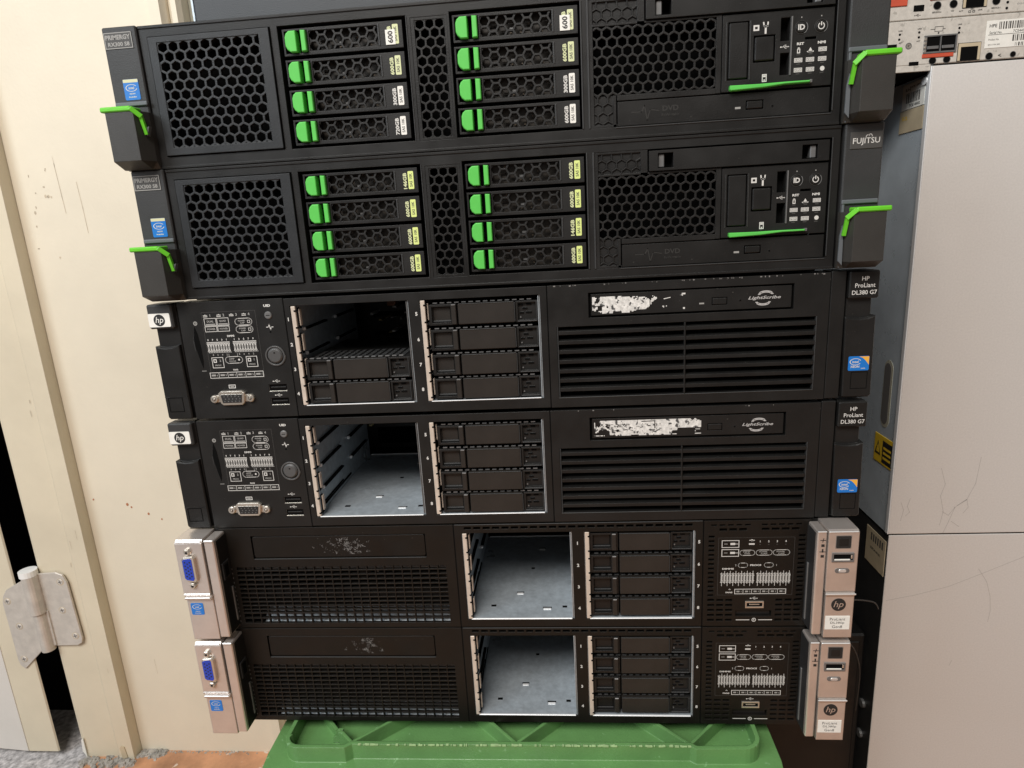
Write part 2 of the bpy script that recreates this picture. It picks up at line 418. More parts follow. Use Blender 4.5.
def green_server(label, dx, zb, caps1, caps2, badge_right):
    S = thing('rack_server', label, 'server', (dx, 0, zb), 'rack servers stacked on the crate')
    c = M('chassis_steel'); c.box(-219, 219, 46, 700, 1.2, 87, 'chassis_steel', 1)
    c.box(-218, 218, 42, 45.9, 3, 86, 'void')
    part('chassis', c, S)
    f = M('black')
    holes = [(-215.6, -133.4, 8.2, 81.6), (-129, -46, 8, 81.6), (-18.6, 62, 8, 81.6), (67.2, 214.3, 8, 81.4), (-43.2, -20, 7.6, 80)]
    f.plate((-220.6, 219.3, .8, 88.2), holes, 0, 30, 'black', back=True)
    f.plate((-220.6, 219.3, 86.6, 88.2), [], -.6, 0, 'black')
    f.plate((-220.6, 219.3, .8, 2.2), [], -.6, 0, 'black')
    f.box(62.0, 62.9, -.5, 1, 8, 81.4, 'charcoal'); f.box(66.1, 67.1, -.4, 1, 8, 81.4, 'charcoal')
    f.box(214.3, 215.0, -.5, 1, 9, 81.4, 'charcoal'); f.box(83, 214, -.4, .6, 7.2, 7.9, 'charcoal')
    f.box(-46, -45.4, -.3, 1, 8, 81, 'charcoal')
    part('front_frame', f, S)
    g = M('panel_blue_black')
    g.plate((-214.7, -134.2, 8.9, 81), [(-209.2, -141.0, 13.6, 77.6)], -1.4, 12, 'panel_blue_black')
    g.hexes((-209.2, -141.0, 13.6, 77.6), -205.6, 74.6, 7.16, 5.79, .80, -1.1, 1.6, 'panel_blue_black')
    g.flat(-209.2, -141, 13.6, 77.6, 11, 'void')
    part('vent_grille', g, S)
    g = M('black')
    g.hexes((-42.6, -20.6, 9.2, 78.6), -37.5, 76, 6.2, 5.34, .80, .5, 2.6, 'black')
    for r in ((-43.2, -40.8, 7.6, 80), (-21.8, -20, 7.6, 80), (-40.8, -21.8, 78.3, 80), (-40.8, -21.8, 7.6, 9.4)): g.box(r[0], r[1], .2, 3, r[2], r[3], 'black')
    g.flat(-43, -20.2, 8, 79.8, 11, 'void')
    part('vent_grille', g, S)
    g = M('black')
    g.hexes((69.6, 144.2, 26.6, 66.4), 72.0, 62.4, 6.26, 5.34, .80, .5, 2.6, 'black', start=0)
    for r in ((67.2, 69.6, 8, 81.4), (144.2, 147.4, 23.6, 67.6), (96.6, 101, 66.4, 81.4), (69.6, 144.2, 66.4, 67.6), (84, 144.2, 23.4, 26.6), (81.6, 83.4, 8, 26.6), (69.6, 84, 8, 9.6), (69.6, 96.6, 80, 81.4)):
        g.box(r[0], r[1], .2, 3, r[2], r[3], 'black')
    g.flat(69.6, 144.2, 26.6, 66.4, 11, 'void')
    for rc, zz in (((69.6, 96.6, 66.4, 80), 78.3), ((69.6, 81.6, 9.6, 26.6), 24.4)):
        g.hexes(rc, 72.0, zz, 6.26, 5.34, .86, .5, 1.4, 'black', start=1)
        g.flat(rc[0], rc[1], rc[2], rc[3], 1.3, 'black')
    part('vent_grille', g, S)
    # drives
    for col, (x0, caps) in enumerate(((-126.4, caps1), (-16.9, caps2))):
        for k in range(4):
            z = 64.0-18.0*k
            d = part('hard_drive', DRV, S, (x0, 1.2, z))
            part('release_latch', LAT, d)
            cap, tg, wh = caps[k]
            part('capacity_label', capacity_label(cap, tg, wh), d)
    # blank cover over the tape bay
    b = M('black')
    b.plate((101.8, 212.6, 68, 80.3), [(107.4, 117, 69.6, 78.6), (196.2, 205.6, 69.6, 78)], -1.2, 10, 'black')
    for a0, a1 in ((107.4, 117), (196.2, 205.6)): b.flat(a0, a1, 69.5, 78.6, 7, 'void')
    b.box(107.9, 111.6, .4, 6, 70, 78.2, 'dim_steel', .5); b.box(201.6, 205.2, .4, 6, 70, 77.6, 'dim_steel', .5)
    part('blank_cover', b, S)
    # control panel
    p = M('black')
    p.plate((147.9, 213.0, 23.9, 66.9), [(151.2, 163.6, 30.4, 62.9), (166.4, 179.2, 39.4, 54.4), (182.1, 187.5, 50.3, 63.1), (182.4, 187.7, 31.3, 43.7), (196.6, 203.2, 50.2, 51.6)], .2, 9, 'black')
    p.flat(151.2, 163.6, 30.4, 62.9, 5, 'void'); p.flat(166.4, 179.2, 39.4, 54.4, 5, 'void'); p.flat(182, 188, 31, 63.1, 7, 'void'); p.flat(196.6, 203.2, 50.2, 51.6, 4, 'void')
    p.box(151.8, 163.0, -.4, 4, 31.0, 62.3, 'black', .5); p.box(167.1, 178.5, -.4, 4, 40.2, 53.6, 'black', .6)
    p.box(164.3, 164.7, -.1, .5, 30, 63, 'emboss'); p.box(188.1, 188.8, -.5, .6, 31, 63.4, 'dim_steel'); p.box(150.1, 150.4, -.1, .5, 30, 63, 'emboss')
    P = part('control_panel', p, S)
    q = M('print_white'); y = .08
    q.rect(166.0, 169.4, 57.0, 60.2, .9, y); q.line([(173.2, 55.6), (173.2, 59.0)], 1.1, y); q.line([(171.9, 61.2), (172.2, 59.4), (173.2, 58.8), (174.3, 59.4), (174.5, 61.2)], .8, y)
    q.rect(172.0, 174.8, 28.2, 32.6, .5, y); q.flat(172.6, 174.2, 30.9, 31.9, y); q.flat(173, 173.8, 28.8, 29.6, y)
    usb_glyph(q, 184.6, 47.0, 4.2, y)
    q.text('ID', 194, 57.1, 3.1, y-.5, bold=.03)
    q.ring(205.5, 57.0, 1.45, 1.95, y-.5, y-.4, 'print_white', a0=120, a1=420); q.flat(205.2, 205.8, 57.2, 59.3, y-.5)
    q.text('RST', 194.0, 48.1, 1.5, y, width=4.2, bold=.04); q.text('NMI', 206.4, 48.1, 1.5, y, width=4.6, bold=.04)
    for (x, z) in ((200.0, 39.0), (207.1, 39), (193.1, 39), (193.2, 33.5), (200.3, 33.5), (207.1, 44.3)):
        q.flat(x-2.3, x+2.3, z-1.1, z+1.1, y, 'print_grey'); q.rect(x-2.4, x+2.4, z-1.2, z+1.2, .3, y-.03)
        q.text(random.choice(['PSU', 'CPU', 'MEM', 'FAN', 'PCI', 'LAN']), x, z, 1.1, y-.05, width=3.4, bold=.03)
    q.rect(192.2, 194, 42.8, 45.4, .5, y); q.flat(192.5, 193.7, 45.2, 46, y)
    q.add([(198.4, y, 43), (201.6, y, 43), (200, y, 45.8)], [(0, 1, 2)]); q.flat(198, 202, 43.2, 43.7, y)
    q.cyl(207.5, 33.5, 1.4, y-.02, y, n=8); q.flat(206.2, 208.8, 33.2, 33.8, y)
    for x in (193.1, 200.2, 207.2):
        for z in (42.0, 36.8, 31.3): q.flat(x-1.1, x+1.1, z-.25, z+.25, y, 'print_dim')
    part('printed_icons', q, P)
    for x in (194, 205.5):
        q = M('black'); q.cyl(x, 57.05, 3.2, -.35, 3, 'black', 24, c=.3); q.ring(x, 57.05, 3.5, 3.9, -.1, .5, 'dim_steel', a0=-60, a1=40); q.ring(x, 57.05, 3.5, 3.8, -.05, .5, 'emboss', a0=40, a1=300)
        q.flat(x-.3, x+.3, 62.2, 62.9, .1, 'print_grey')
        part('button', q, P)
    q = M('grip_green')
    q.prism([(152.3, 24.6), (153, 23.9), (160, 24.1), (172, 24.5), (185, 25.6), (199.6, 25.7), (199.6, 26.9), (185, 26.9), (170, 26.7), (152.3, 26.9)], -3.4, 3, 'latch_green', c=.4)
    q.box(199.8, 201.2, -2.6, 2, 25.5, 27.4, 'dim_steel', .2)
    part('pull_tab', q, P)
    # optical drive
    o = M('black')
    o.plate((84.2, 213.0, 8.4, 22.7), [(163.0, 173.6, 12.9, 18.3)], .4, 9, 'black')
    o.flat(163, 173.6, 12.9, 18.3, 2, 'void'); o.box(163.5, 173.1, 0, 2, 13.4, 17.8, 'black', .4)
    o.flat(156.4, 159.8, 13.7, 14.9, .3, 'print_grey'); o.cyl(179, 14.2, .6, .25, .4, 'void', 10)
    o.text('DVD', 117, 17.2, 3.2, .33, 'emboss', width=10, bold=.03); o.text('ReWritable', 117, 13.4, 1.7, .33, 'emboss', width=11, bold=.03)
    o.line([(93, 16), (99, 16), (101, 19.5), (102.5, 11), (104.5, 17), (110, 16)], .6, .33, 'emboss')
    part('optical_drive', o, S)
    # ears
    for sgn in (-1, 1):
        e = M('charcoal')
        xi, xo = 221.2, 244.2
        e.box(*(sorted((sgn*xi, sgn*xo))), -2, 14, .6, 88.6, 'charcoal', .8)
        e.box(*(sorted((sgn*xi, sgn*(xo-1)))), -3.4, -2, 40.6, 43.4, 'ledge_and_sheen', .5)
        if sgn > 0: e.box(221.6, 223.2, -3, -2, 1, 43, 'ledge_and_sheen', .3)  # pale strip paints light caught beside the right grip
        E_ = part('mounting_ear', e, S)
        a, bb = sorted((sgn*224.2, sgn*243.2))
        n = M('print_grey')
        if sgn < 0:
            n.box(a, bb, -2.3, -2, 75.4, 85.4, 'charcoal', .2); n.rect(a+.2, bb-.2, 75.6, 85.2, .5, -2.36, 'print_grey'); n.flat(a+1, bb-1, 76.2, 84.6, -2.33, 'print_dim')
            n.text('PRIMERGY', (a+bb)/2, 82.3, 2.9, -2.42, 'print_grey', width=16.8, bold=.035); n.text('RX300 S8', (a+bb)/2, 78.2, 2.5, -2.42, 'print_grey', width=14.6, bold=.03)
        else:
            n.box(a, bb, -2.5, -2, 73.4, 83.4, 'print_dim', .2)
            n.text('FUJITSU', (a+bb)/2, 77.6, 4.4, -2.6, 'print_white', width=16, bold=.008)
            n.ring(234.4, 80.3, .8, 1.2, -2.62, -2.55, 'print_white', a0=20, a1=200); n.ring(235.8, 80.6, .9, 1.3, -2.62, -2.55, 'print_white', a0=-20, a1=160)
        part('badge', n, E_)
        if sgn < 0: chip_sticker(E_, -235.9, -225.4, 44.6, 57.2, -2, top=badge_right)
        h = M('grip_grey')
        prof = [(sgn*242.5, 0), (sgn*244.4, -13), (sgn*243.4, -15), (sgn*224.6, -15), (sgn*220.7, -4), (sgn*220.5, 0)]
        top = 36.0; n_ = len(prof)
        vs = []
        for zz, sc in ((.9, .3), (5.4, 1), (top, 1)):
            for x, yy in prof: vs.append((x, yy*sc, zz))
        fs = [tuple(range(n_)), tuple(range(2*n_, 3*n_))]
        for k in range(2): fs += [(k*n_+i, k*n_+(i+1) % n_, (k+1)*n_+(i+1) % n_, (k+1)*n_+i) for i in range(n_)]
        h.add(vs, fs, 'grip_grey')
        G = part('grip', h, E_)
        t = M('grip_green')
        xa, xb = sorted((sgn*225.4, sgn*246.2))
        t.box(xa, xb, -16, -4, 35.4, 38.6, 'grip_green', .7)
        t.tube([(sgn*226.2, -15, 37.2), (sgn*221.6, -11.6, 32.2)], 2.1, 'grip_green', 4, True)
        t.tube([(sgn*221.8, -11.8, 33), (sgn*221.0, -9.4, 21.6)], 1.5, 'grip_green', 4, True)
        if sgn > 0: t.prism([(220.6, 28), (219.2, 21), (219.0, 6), (221.6, 3), (221.4, 20)], -8.4, -7, 'ledge_and_sheen')  # pale sliver paints light reflected by the inner chamfer
        else: t.prism([(-222, 25), (-220.6, 20.6), (-218.4, 26.6)], -10, -7, 'ledge_and_sheen')  # pale triangle paints the chamfer's reflection
        part('grip_trim', t, G)
    return S

Y, W, PY = 'sticker_yellow', 'sticker_white', 'sticker_pale_yellow'
green_server('topmost black server in the stack, green latches, two drives with white 600 stickers', 2.9, 440,
    [('600GB', PY, True), ('600GB', PY, False), ('300GB', W, False), ('720GB', W, False)],
    [('600GB', PY, True), ('600GB', PY, False), ('300GB', W, False), ('600GB', W, False)], 'chip_cream')
green_server('black server with green latches, second from top, its eight drive tags all yellow', 4.6, 352,
    [('146GB', Y, False), ('600GB', Y, False), ('600GB', Y, False), ('600GB', Y, False)],
    [('600GB', Y, False), ('600GB', Y, False), ('146GB', Y, False), ('600GB', Y, False)], 'chip_cream')

# ------------------------------------------------------------------ shared pieces of the four lower servers
def drive_bay(S, x0, x1, z0, z1, name='drive_bay', num_x=None, nums=None, occ=(), m_right=True, lip=.4):
    b = M('galvanised')
    b.box(x0-.6, x0+.6, 2.2, 138, z0-1, z1+1, 'galvanised'); b.box(x1-.6, x1+.6, 1.6, 138, z0-1, z1+1, 'galvanised')
    b.box(x0+.7, x1-.7, 1.4, 136, z0-1.6, z0-.15, 'galvanised'); b.box(x0+.7, x1-.7, 2, 138, z1+.4, z1+1.4, 'chassis_steel')
    b.box(x0, x1, 172, 174, z0-1, z1+1, 'void')
    b.box(x0+2.5, x1-1.2, 135.2, 136.6, z0-.3, z0+.5, 'galvanised_edge')
    b.box(x0+2.4, x1-1.4, -.3, 1.3, z0-.5, z0+lip, 'galvanised_edge', .3)
    b.box(x1-1.3, x1-.7, .4, 2, z0+.6, z1-.4, 'galvanised' if m_right else 'dim_steel', .15)
    # hooked front strip
    b.box(x0+.2, x0+3.4, -.2, 2, z0+.2, z1, 'cage_strip', .3)
    h = (z1-z0)/4
    for k in range(4):
        zt = z1-h*k
        for dz in (3.2, h-3.0): b.box(x0+2.3, x0+3.9, -.45, 1, zt-dz-.7, zt-dz+.5, 'void')
        b.box(x0+4.0, x0+4.9, 3.4, 7, zt-h+3.8, zt-2.4, 'cage_strip', .2)
        b.box(x0+3.5, x0+4.0, 2.6, 6, zt-h+1.8, zt-1.4, 'void')
        if k < 3:
            zr = zt-h
            b.box(x0+.6, x0+2.9, 16, 60, zr-.9, zr+.5, 'void'); b.box(x0+.7, x0+3.0, 13.6, 16, zr-1.3, zr+1.2, 'galvanised_edge', .5)
            b.box(x0+.6, x0+2.9, 84, 128, zr-.9, zr+.5, 'void'); b.box(x0+.7, x0+3.0, 80, 83, zr-1.3, zr+1.2, 'galvanised_edge', .5)
    b.box(x0+.5, x0+1.2, 12, 80, z0+2.6, z0+4.2, 'void'); b.box(x0+.5, x0+1.4, 12, 60, z0+5.2, z0+6.2, 'void')
    # pierced tabs and a slot in the floor
    zf = z0-.15
    for px, py, w, mm in ((x0+16, 17, 4, 'void'), (x1-24, 12, 6, 'galvanised_edge'), (x1-9, 15, 3.6, 'void'), (x0+36, 34, 5, 'galvanised_edge'), (x0+46, 74, 3, 'void'), (x1-30, 108, 5, 'galvanised_edge')):
        b.box(px, px+w, py, py+2.2, zf-.2, zf+.35, mm)
        if mm != 'void': b.box(px-.5, px+w+.5, py+2.3, py+4, zf-.2, zf+.12, 'void')
    B = part(name, b, S)
    # backplane with connectors, deep inside
    q = M('void')
    q.box(x0+1, x1-1, 160, 162, z0+20, z1, 'chassis_steel')
    for k in range(4):
        zc = z1-h*k-h*.5
        if zc > z0+22: q.box(x0+12, x1-18, 154, 160, zc-2, zc+2, 'void', .3)
    q.box(x1-44, x1-6, 150, 158, z1-7, z1-4.5, 'pcb_tan'); q.box(x0+28, x0+36, 148, 158, z1-19, z1-12, 'copper_brown', .4); q.box(x1-40, x1-12, 149, 158, z1-10.5, z1-9.4, 'dim_steel')
    for k in range(26):  # scattered pale bits paint glints on the backplane
        x = x0+8+random.random()*(x1-x0-18); z = z0+28+random.random()*(z1-z0-32)
        q.box(x, x+1+random.random()*3.4, 120+35*random.random(), 160, z, z+.8+1.2*random.random(), random.choice(['galvanised_edge', 'pcb_tan', 'galvanised', 'dim_steel']))
    part('backplane', q, B)
    if nums:
        t = M('print_white')
        for k, s_ in enumerate(nums): t.text(s_, num_x, z1-h*k-h*.5, 2.6, -.08, 'print_white', rot=0, bold=.04)
        part('bay_numbers', t, B)
    return B

def blank_meshes(w, h, kind):
    b = M('black')
    mid0, mid1 = (20.6, 59.8) if kind == 1 else (21.6, 58.4)
    b.box(0, w, 4, 90, .3, h-.3, 'black')
    b.plate((0, mid0-1, 0, h), [(2.0, 15.4, 1.8, h-1.6)], .6, 5, 'black')
    b.flat(2, 15.4, 1.8, h-1.6, 3.4, 'blank_brown' if kind == 1 else 'black')
    b.rect(2.6, 14.8, 2.4, h-2.2, .35, 3.2, 'void'); b.box(2.2, 15.2, 2.4, 3.3, 2.0, 3.2, 'charcoal', .2)
    b.flat(mid0-1.2, mid0, .4, h-.3, 3.8, 'void')
    b.plate((mid1+.8, w, 0, h), [(mid1+2.2, w-2.0, 1.2, h-1.2)], .6, 5, 'black')
    b.flat(mid1+2.2, w-2, 1.2, h-1.2, 2.8, 'black')
    for x, z, ww in ((2.8, h-3.6, 3), (8.0, h-3.2, 3.4), (5.4, h-6.0, 3.2), (3.4, h-9, 2.6), (7.6, h-8.8, 4)):
        b.box(mid1+x, mid1+x+ww, 2.2, 3, z, z+1.1, 'void')
    b.box(w-1.6, w-1.0, -.1, .7, .6, h-.6, 'charcoal', .15)
    b.box(mid1+2, w-1.4, .1, .7, .25, .9, 'charcoal', .15)
    b.box(mid1+3.4, mid1+4.4, 1.9, 2.9, 2.8, 3.6, 'dim_steel')
    # perforated shield on top of the tray
    n = 14
    for k in range(n):
        x = 3+k*(w-6)/n
        b.box(x, x+(w-6)/n*.62, 1.6, 3.2, h+.6, h+1.3, 'dim_steel' if kind == 1 else 'charcoal')
        for r in range(5): b.box(x, x+(w-6)/n*.62, 5+6*r, 9+6*r, h+.3, h+.5, 'charcoal')
    l = M('blank_brown'); l.box(15.9, 19.4, -1.0, 4, .4, h-.2, 'blank_brown', .4); l.box(16.2, 19.1, -1.3, 0, h-1.0, h-.1, 'dim_steel', .2)
    p = M('blank_brown'); p.box(mid0, mid1, -.6, 6, .1, h, 'blank_brown', .5); p.box(mid0+.6, mid1-.4, -.9, 0, h-.5, h+.05, 'charcoal', .15)
    p.box(mid1-.2, mid1+.35, -.6, 1, .6, h-.6, 'charcoal', .15)
    return b.mesh('drive_blank'), l.mesh('latch'), p.mesh('face_panel')
BL1 = blank_meshes(76.4, 14.6, 1)
BL2 = blank_meshes(75.4, 14.2, 2)
def blanks(S, ms, x, zs):
    for z in zs:
        d = part('drive_blank', ms[0], S, (x, 1, z)); part('latch', ms[1], d); part('face_panel', ms[2], d)

def usb_slot(P, x0, x1, z0, z1, y):
    q = M('void'); q.box(x0, x1, y-.15, y+.6, z0, z1, 'void')
    q.box(x0-.3, x1+.3, y-.7, y+.2, z0-.5, z0+.5, 'connector_metal', .15); q.box(x0-.5, x0+.2, y-.5, y+.2, z0, z1, 'dim_steel', .1)
    q.box(x0+1.2, x1-1.2, y-.4, y, (z0+z1)/2-.2, (z0+z1)/2+.8, 'black', .1)
    return part('usb_port', q, P)

# ------------------------------------------------------------------ server with louvred fan panel
def louvred_server(label, dx, zb, left_zs, sticker_kind):
    S = thing('rack_server', label, 'server', (dx, 0, zb), 'rack servers stacked on the crate')
    c = M('chassis_steel'); c.box(-222, 224, 176, 700, 1.2, 87, 'chassis_steel', 1)
    c.box(-222, 224, 24, 175.9, 86, 87, 'chassis_steel'); c.box(-222, 224, 24, 175.9, 1.2, 2, 'chassis_steel'); c.box(-222, -221, 24, 175.9, 2.1, 85.9); c.box(223, 224, 24, 175.9, 2.1, 85.9)
    c.box(-220, -146, 20, 22, 3, 85, 'void'); c.box(41, 223, 22, 24, 3, 85, 'void')
    part('chassis', c, S)
    # diagnostic panel
    p = M('black')
    p.plate((-223.4, -145.7, .6, 86.7), [(-164.6, -151.0, 19.6, 24.9), (-164.4, -150.8, 9.3, 14.7)], 0, 18, 'black')
    p.prism([(-212.9, 69.5), (-214.6, 62), (-214.3, 54), (-212.6, 44), (-211.2, 38.5), (-210.4, 44), (-210.5, 54), (-211.4, 64)], -.15, .2, 'void')
    p.line([(-213.6, 66), (-215.2, 60), (-214.9, 52)], .5, -.25, 'charcoal'); p.flat(-212.8, -209.4, 36.6, 37.0, -.1, 'print_grey')
    p.ring(-211.8, 71.6, .9, 1.5, -.12, 0, 'print_grey', 16); p.flat(-212.1, -211.5, 70.9, 72.3, -.12, 'print_grey')
    p.box(-145.6, -145.0, -.2, 6, .6, 86.7, 'void')
    P = part('diagnostic_panel', p, S)
    d = M('print_white'); y = -.08; g = 'print_grey'
    d.rect(-206.3, -166.4, 30.4, 79.3, .22, y, 'print_dim')
    for k, x in enumerate((-202.0, -192.0, -182.6, -173.4)):
        d.text('*', x-1.6, 76.6, 1.9, y, bold=.04, width=3.2); d.flat(x-3.2, x, 75.8, 76.3, y); d.text(str(k+1), x+2.0, 76.8, 1.9, y, g, bold=.03)
    for a, b in ((-205, -196), (-195.6, -186.8)):
        d.rect(a, b, 69.4, 74.9, .35, y); d.text('DUAL' if a < -200 else 'QUAD', (a+b)/2, 72.6, 1.5, y, g, width=5, bold=.03); d.flat(a+1, b-1, 70.1, 70.9, y, g)
        d.rect(a-.2, b-.2, 65.1, 69.1, .35, y); d.text('POWER', (a+b)/2, 67.1, 1.3, y, g, width=6, bold=.03)
    for z in (69.1, 63.6):
        d.pill(-182.3, -169.8, z, z+4.8, .4, y); d.text('POWER', -177.4, z+3.1, 1.1, y, g, width=5, bold=.03); d.text('CAP', -177, z+1.5, 1.0, y, g, width=3.4, bold=.03); d.rect(-173.2, -171.2, z+1.3, z+3.4, .3, y)
    d.text('DIMMS', -187, 61.7, 1.4, y, width=5.4, bold=.04)
    for x0, x1 in ((-205.8, -188.6), (-186.2, -168.8)):
        d.flat(x0, x1, 57.2, 57.7, y); d.flat(x0+.6, x1+.6, 49.8, 50.2, y, g)
        for k in range(9):
            x = x0+(x1-x0)*(k+.5)/9
            d.flat(x-.62, x+.62, 50.2, 57.3, y, g); d.line([(x-.8, 56.6), (x, 54.2), (x+.8, 56.6)], .35, y-.03); d.line([(x-.8, 51), (x, 52.8), (x+.8, 51)], .3, y-.03)
        for k in range(5):
            x = x0+(x1-x0)*(k+.4)/5; d.text('97531'[k] if x0 < -200 else '13579'[k], x, 59.2, 1.4, y, bold=.03)
            if k < 4: d.text('8642'[k], x+2.2, 48.3, 1.3, y, g, bold=.03)
    for a, b, tx in ((-204.1, -195.4, '2'), (-178.3, -170.0, '1')):
        d.rect(a, b, 38.6, 46.5, .4, y); d.rect(a+1.2, a+3.6, 42.6, 45.2, .6, y); d.text(tx, b-2.4, 44, 1.7, y, g, bold=.03); d.text('PROC', (a+b)/2, 40.6, 1.2, y, g, width=4.6, bold=.03)
    d.pill(-193.8, -181.0, 41.8, 46.6, .4, y); d.text('AMP', -189, 45, 1.1, y, g, width=4, bold=.03); d.text('STATUS', -188.6, 43.3, 1, y, g, width=5, bold=.03); d.cyl(-183.6, 44.2, .7, y-.02, y, n=10)
    d.line([(-190.6, 47), (-190.6, 48.8)], .3, y, g); d.line([(-184.2, 47), (-184.2, 48.8)], .3, y, g)
    d.text('FANS', -187.3, 36.9, 1.2, y, width=3.6, bold=.03)
    d.rect(-207.3, -166.9, 31.0, 35.4, .4, y)
    for k in range(6):
        x = -207.3+40.4*(k+.5)/6; d.flat(x-2.2, x+1, 32.6, 33.9, y, g); d.text(str(6-k), x+2.1, 33.2, 1.4, y, g, bold=.03)
        if k: d.flat(x-3.4, x-3.1, 31.2, 35.2, y)
    d.text('UID', -157.3, 82, 1.8, y, width=5, bold=.05)
    d.line([(-159.6, 66.8), (-158.2, 66.8), (-157.6, 68.8), (-156.9, 64.8), (-156.3, 66.8), (-154.9, 66.8)], .5, y)
    d.cyl(-157.3, 63.3, .7, y-.02, y, 'void', 10)
    usb_glyph(d, -158.4, 27.3, 4.4, y); usb_glyph(d, -158.2, 16.9, 4.4, y)
    d.rect(-194.6, -189.4, 23.2, 25.9, .5, y); d.flat(-193.4, -190.6, 24.1, 25.0, y, g)
    part('printed_diagram', d, P)
    b = M('button_grey'); b.cyl(-157.2, 75.2, 2.7, -.9, 2, 'dim_steel', 20, c=.5); b.flat(-158.6, -155.8, 74.9, 75.5, -.95, 'black'); part('id_button', b, P)
    b = M('button_grey'); b.ring(-156.1, 46.0, 6.2, 7.3, -.8, 1, 'button_grey', 32); b.cyl(-156.1, 46.2, 5.6, -1.6, 2, 'button_grey', 32, c=1.1); b.cyl(-156.1, 48.4, .7, -1.66, -1.5, 'black', 10); b.ring(-156.1, 46.2, 6.6, 7.6, -.5, .5, 'dim_steel', 20, a0=-110, a1=0); part('power_button', b, P)
    usb_slot(P, -164.6, -151.0, 19.6, 24.9, 1.0); usb_slot(P, -164.4, -150.8, 9.3, 14.7, 1.0)
    v = M('connector_metal')
    v.prism([(-202.6, 20), (-200.4, 21.7), (-184.6, 21.7), (-182.4, 20), (-183.4, 12.6), (-185.2, 10.9), (-199.6, 10.9), (-201.6, 12.6)], -2.4, 1, 'connector_metal', c=.5)
    v.prism([(-200.6, 19), (-184.4, 19), (-185.4, 12.8), (-199.6, 12.8)], -2.6, -2.3, 'print_black')
    for r_ in range(3):
        for k in range(5): v.cyl(-198+k*2.75+(r_ % 2)*.7, 17.6-1.8*r_, .45, -2.68, -2.6, 'dim_steel', 6)
    for x in (-206.3, -179.0): v.cyl(x, 15.7, 3.0, -2.2, 1, 'connector_metal', 12, c=.6); v.cyl(x, 15.7, 1.3, -2.3, -2.1, 'print_black', 10); v.cyl(x, 15.7, .8, -2.6, -2.2, 'connector_metal', 8)
    v.box(-205, -180, -.8, .5, 13, 18.6, 'connector_metal', .3)
    part('vga_port', v, P)
    # drive frame and bays
    f = M('black')
    f.plate((-145.0, 39.2, .9, 86.3), [(-141, -56.4, 8, 81), (-48.6, 34.6, 8, 80.8)], 0, 1.3, 'black', back=True)
    f.box(39.25, 39.8, .3, 5, .9, 86.3, 'void')
    part('drive_frame', f, S)
    drive_bay(S, -140.6, -56.8, 8.4, 80.6, num_x=-143.0, nums='1234', m_right=False, lip=.15); drive_bay(S, -48.2, 34.4, 8.4, 80.4, num_x=-51.2, nums='5678', lip=.15)
    zs = (62.4, 44.5, 26.7, 9.4)
    blanks(S, BL1, -42.8, zs); blanks(S, BL1, -135.4, [zs[k] for k in left_zs])
    # fan panel
    p = M('black')
    p.plate((39.9, 225.2, .7, 86.3), [(67.4, 202.4, 63.4, 80.4), (45.4, 218.0, 8, 57.9)], 0, 18, 'black', back=True)
    p.box(225.3, 225.8, .4, 5, .7, 86.3, 'void')
    p.box(225.8, 235.2, 0, 16, .9, 87, 'black', .4)
    p.box(45.6, 46.4, -.4, 3, 8, 57.8, 'charcoal', .2); p.box(217.2, 218, -.4, 3, 8, 57.8, 'charcoal', .2); p.box(45.4, 218, -.3, 1, 7.2, 7.9, 'charcoal', .2)
    for i in range(40 if sticker_kind == 0 else 6):
        x = 42+180*random.random(); w_ = .25+1.1*random.random()**2; p.flat(x, x+w_, 85.6-random.random()*.5, 85.9+random.random()*.3, -.06, 'fleck')
    F = part('fan_panel', p, S)
    l = M('black')
    for z in (53.9, 47.2, 40.6, 33.6, 26.9, 20.3, 13.8):
        l.extr([(-.4, z+1.0), (9, z+2.6), (9, z+.2), (.6, z-1.9), (-.4, z-1.5)], 'x', 46.5, 217.2, 'black')
    l.box(131.2, 132.4, -.7, 9, 8, 57.8, 'black', .3)
    part('louvres', l, F)
    h = M('black'); h.hexes((45.6, 217.8, 8.2, 57.7), 48, 55, 9.6, 8.3, .82, 13, 15, 'black'); part('vent_grille', h, F)
    o = M('black')
    o.box(67.6, 202.2, 3, 17, 63.6, 80.2, 'void')
    o.plate((69.2, 201.0, 64.7, 79.2), [(149.5, 159.6, 68.2, 73.3)], .8, 3, 'black'); o.flat(149.5, 159.6, 68.2, 73.3, 2.4, 'void'); o.box(149.9, 159.2, .5, 2.3, 68.6, 72.9, 'black', .3)
    o.flat(141.2, 144.4, 69.2, 70.2, .7, 'print_grey'); o.cyl(168, 70.6, .6, .6, .8, 'void', 10)
    o.text('LightScribe', 183.6, 71.6, 2.7, .62, 'print_mid', width=21, shear=.3, bold=.02)
    for s_, zc in ((1, 73.6), (-1, 69.4)):
        for r_ in (0, 1): o.ring(183.6+s_*.8, zc+s_*r_*1.1, 3.6-r_*.8, 5.2-r_*.8, .66, .7, 'print_mid', 14, k=.4, a0=(10 if s_ > 0 else 190), a1=(175 if s_ > 0 else 350))
    O = part('optical_drive', o, S)
    if sticker_kind == 0:
        def dens(u, t):
            base = -.5 if u < .46 else (-.55 if ((u-.6)/.12)**2+((t-.5)/.38)**2 < 1 else .1)
            if u > .7: base = .38+.3*(u-.7)
            if u < .12 and t < .45: base = -.05
            return base + (.25 if t < .1 or t > .93 else 0)
        r_ = residue(70, 124, 65.8, 77.4, .55, dens, 3.1)
        r_.flat(128.4, 130.4, 75.6, 76.6, .55); r_.flat(129.6, 132, 76.4, 77.4, .55); r_.flat(130.5, 131.8, 66.6, 67.8, .55); r_.line([(118, 74), (122, 74.8)], .5, .55)
    else:
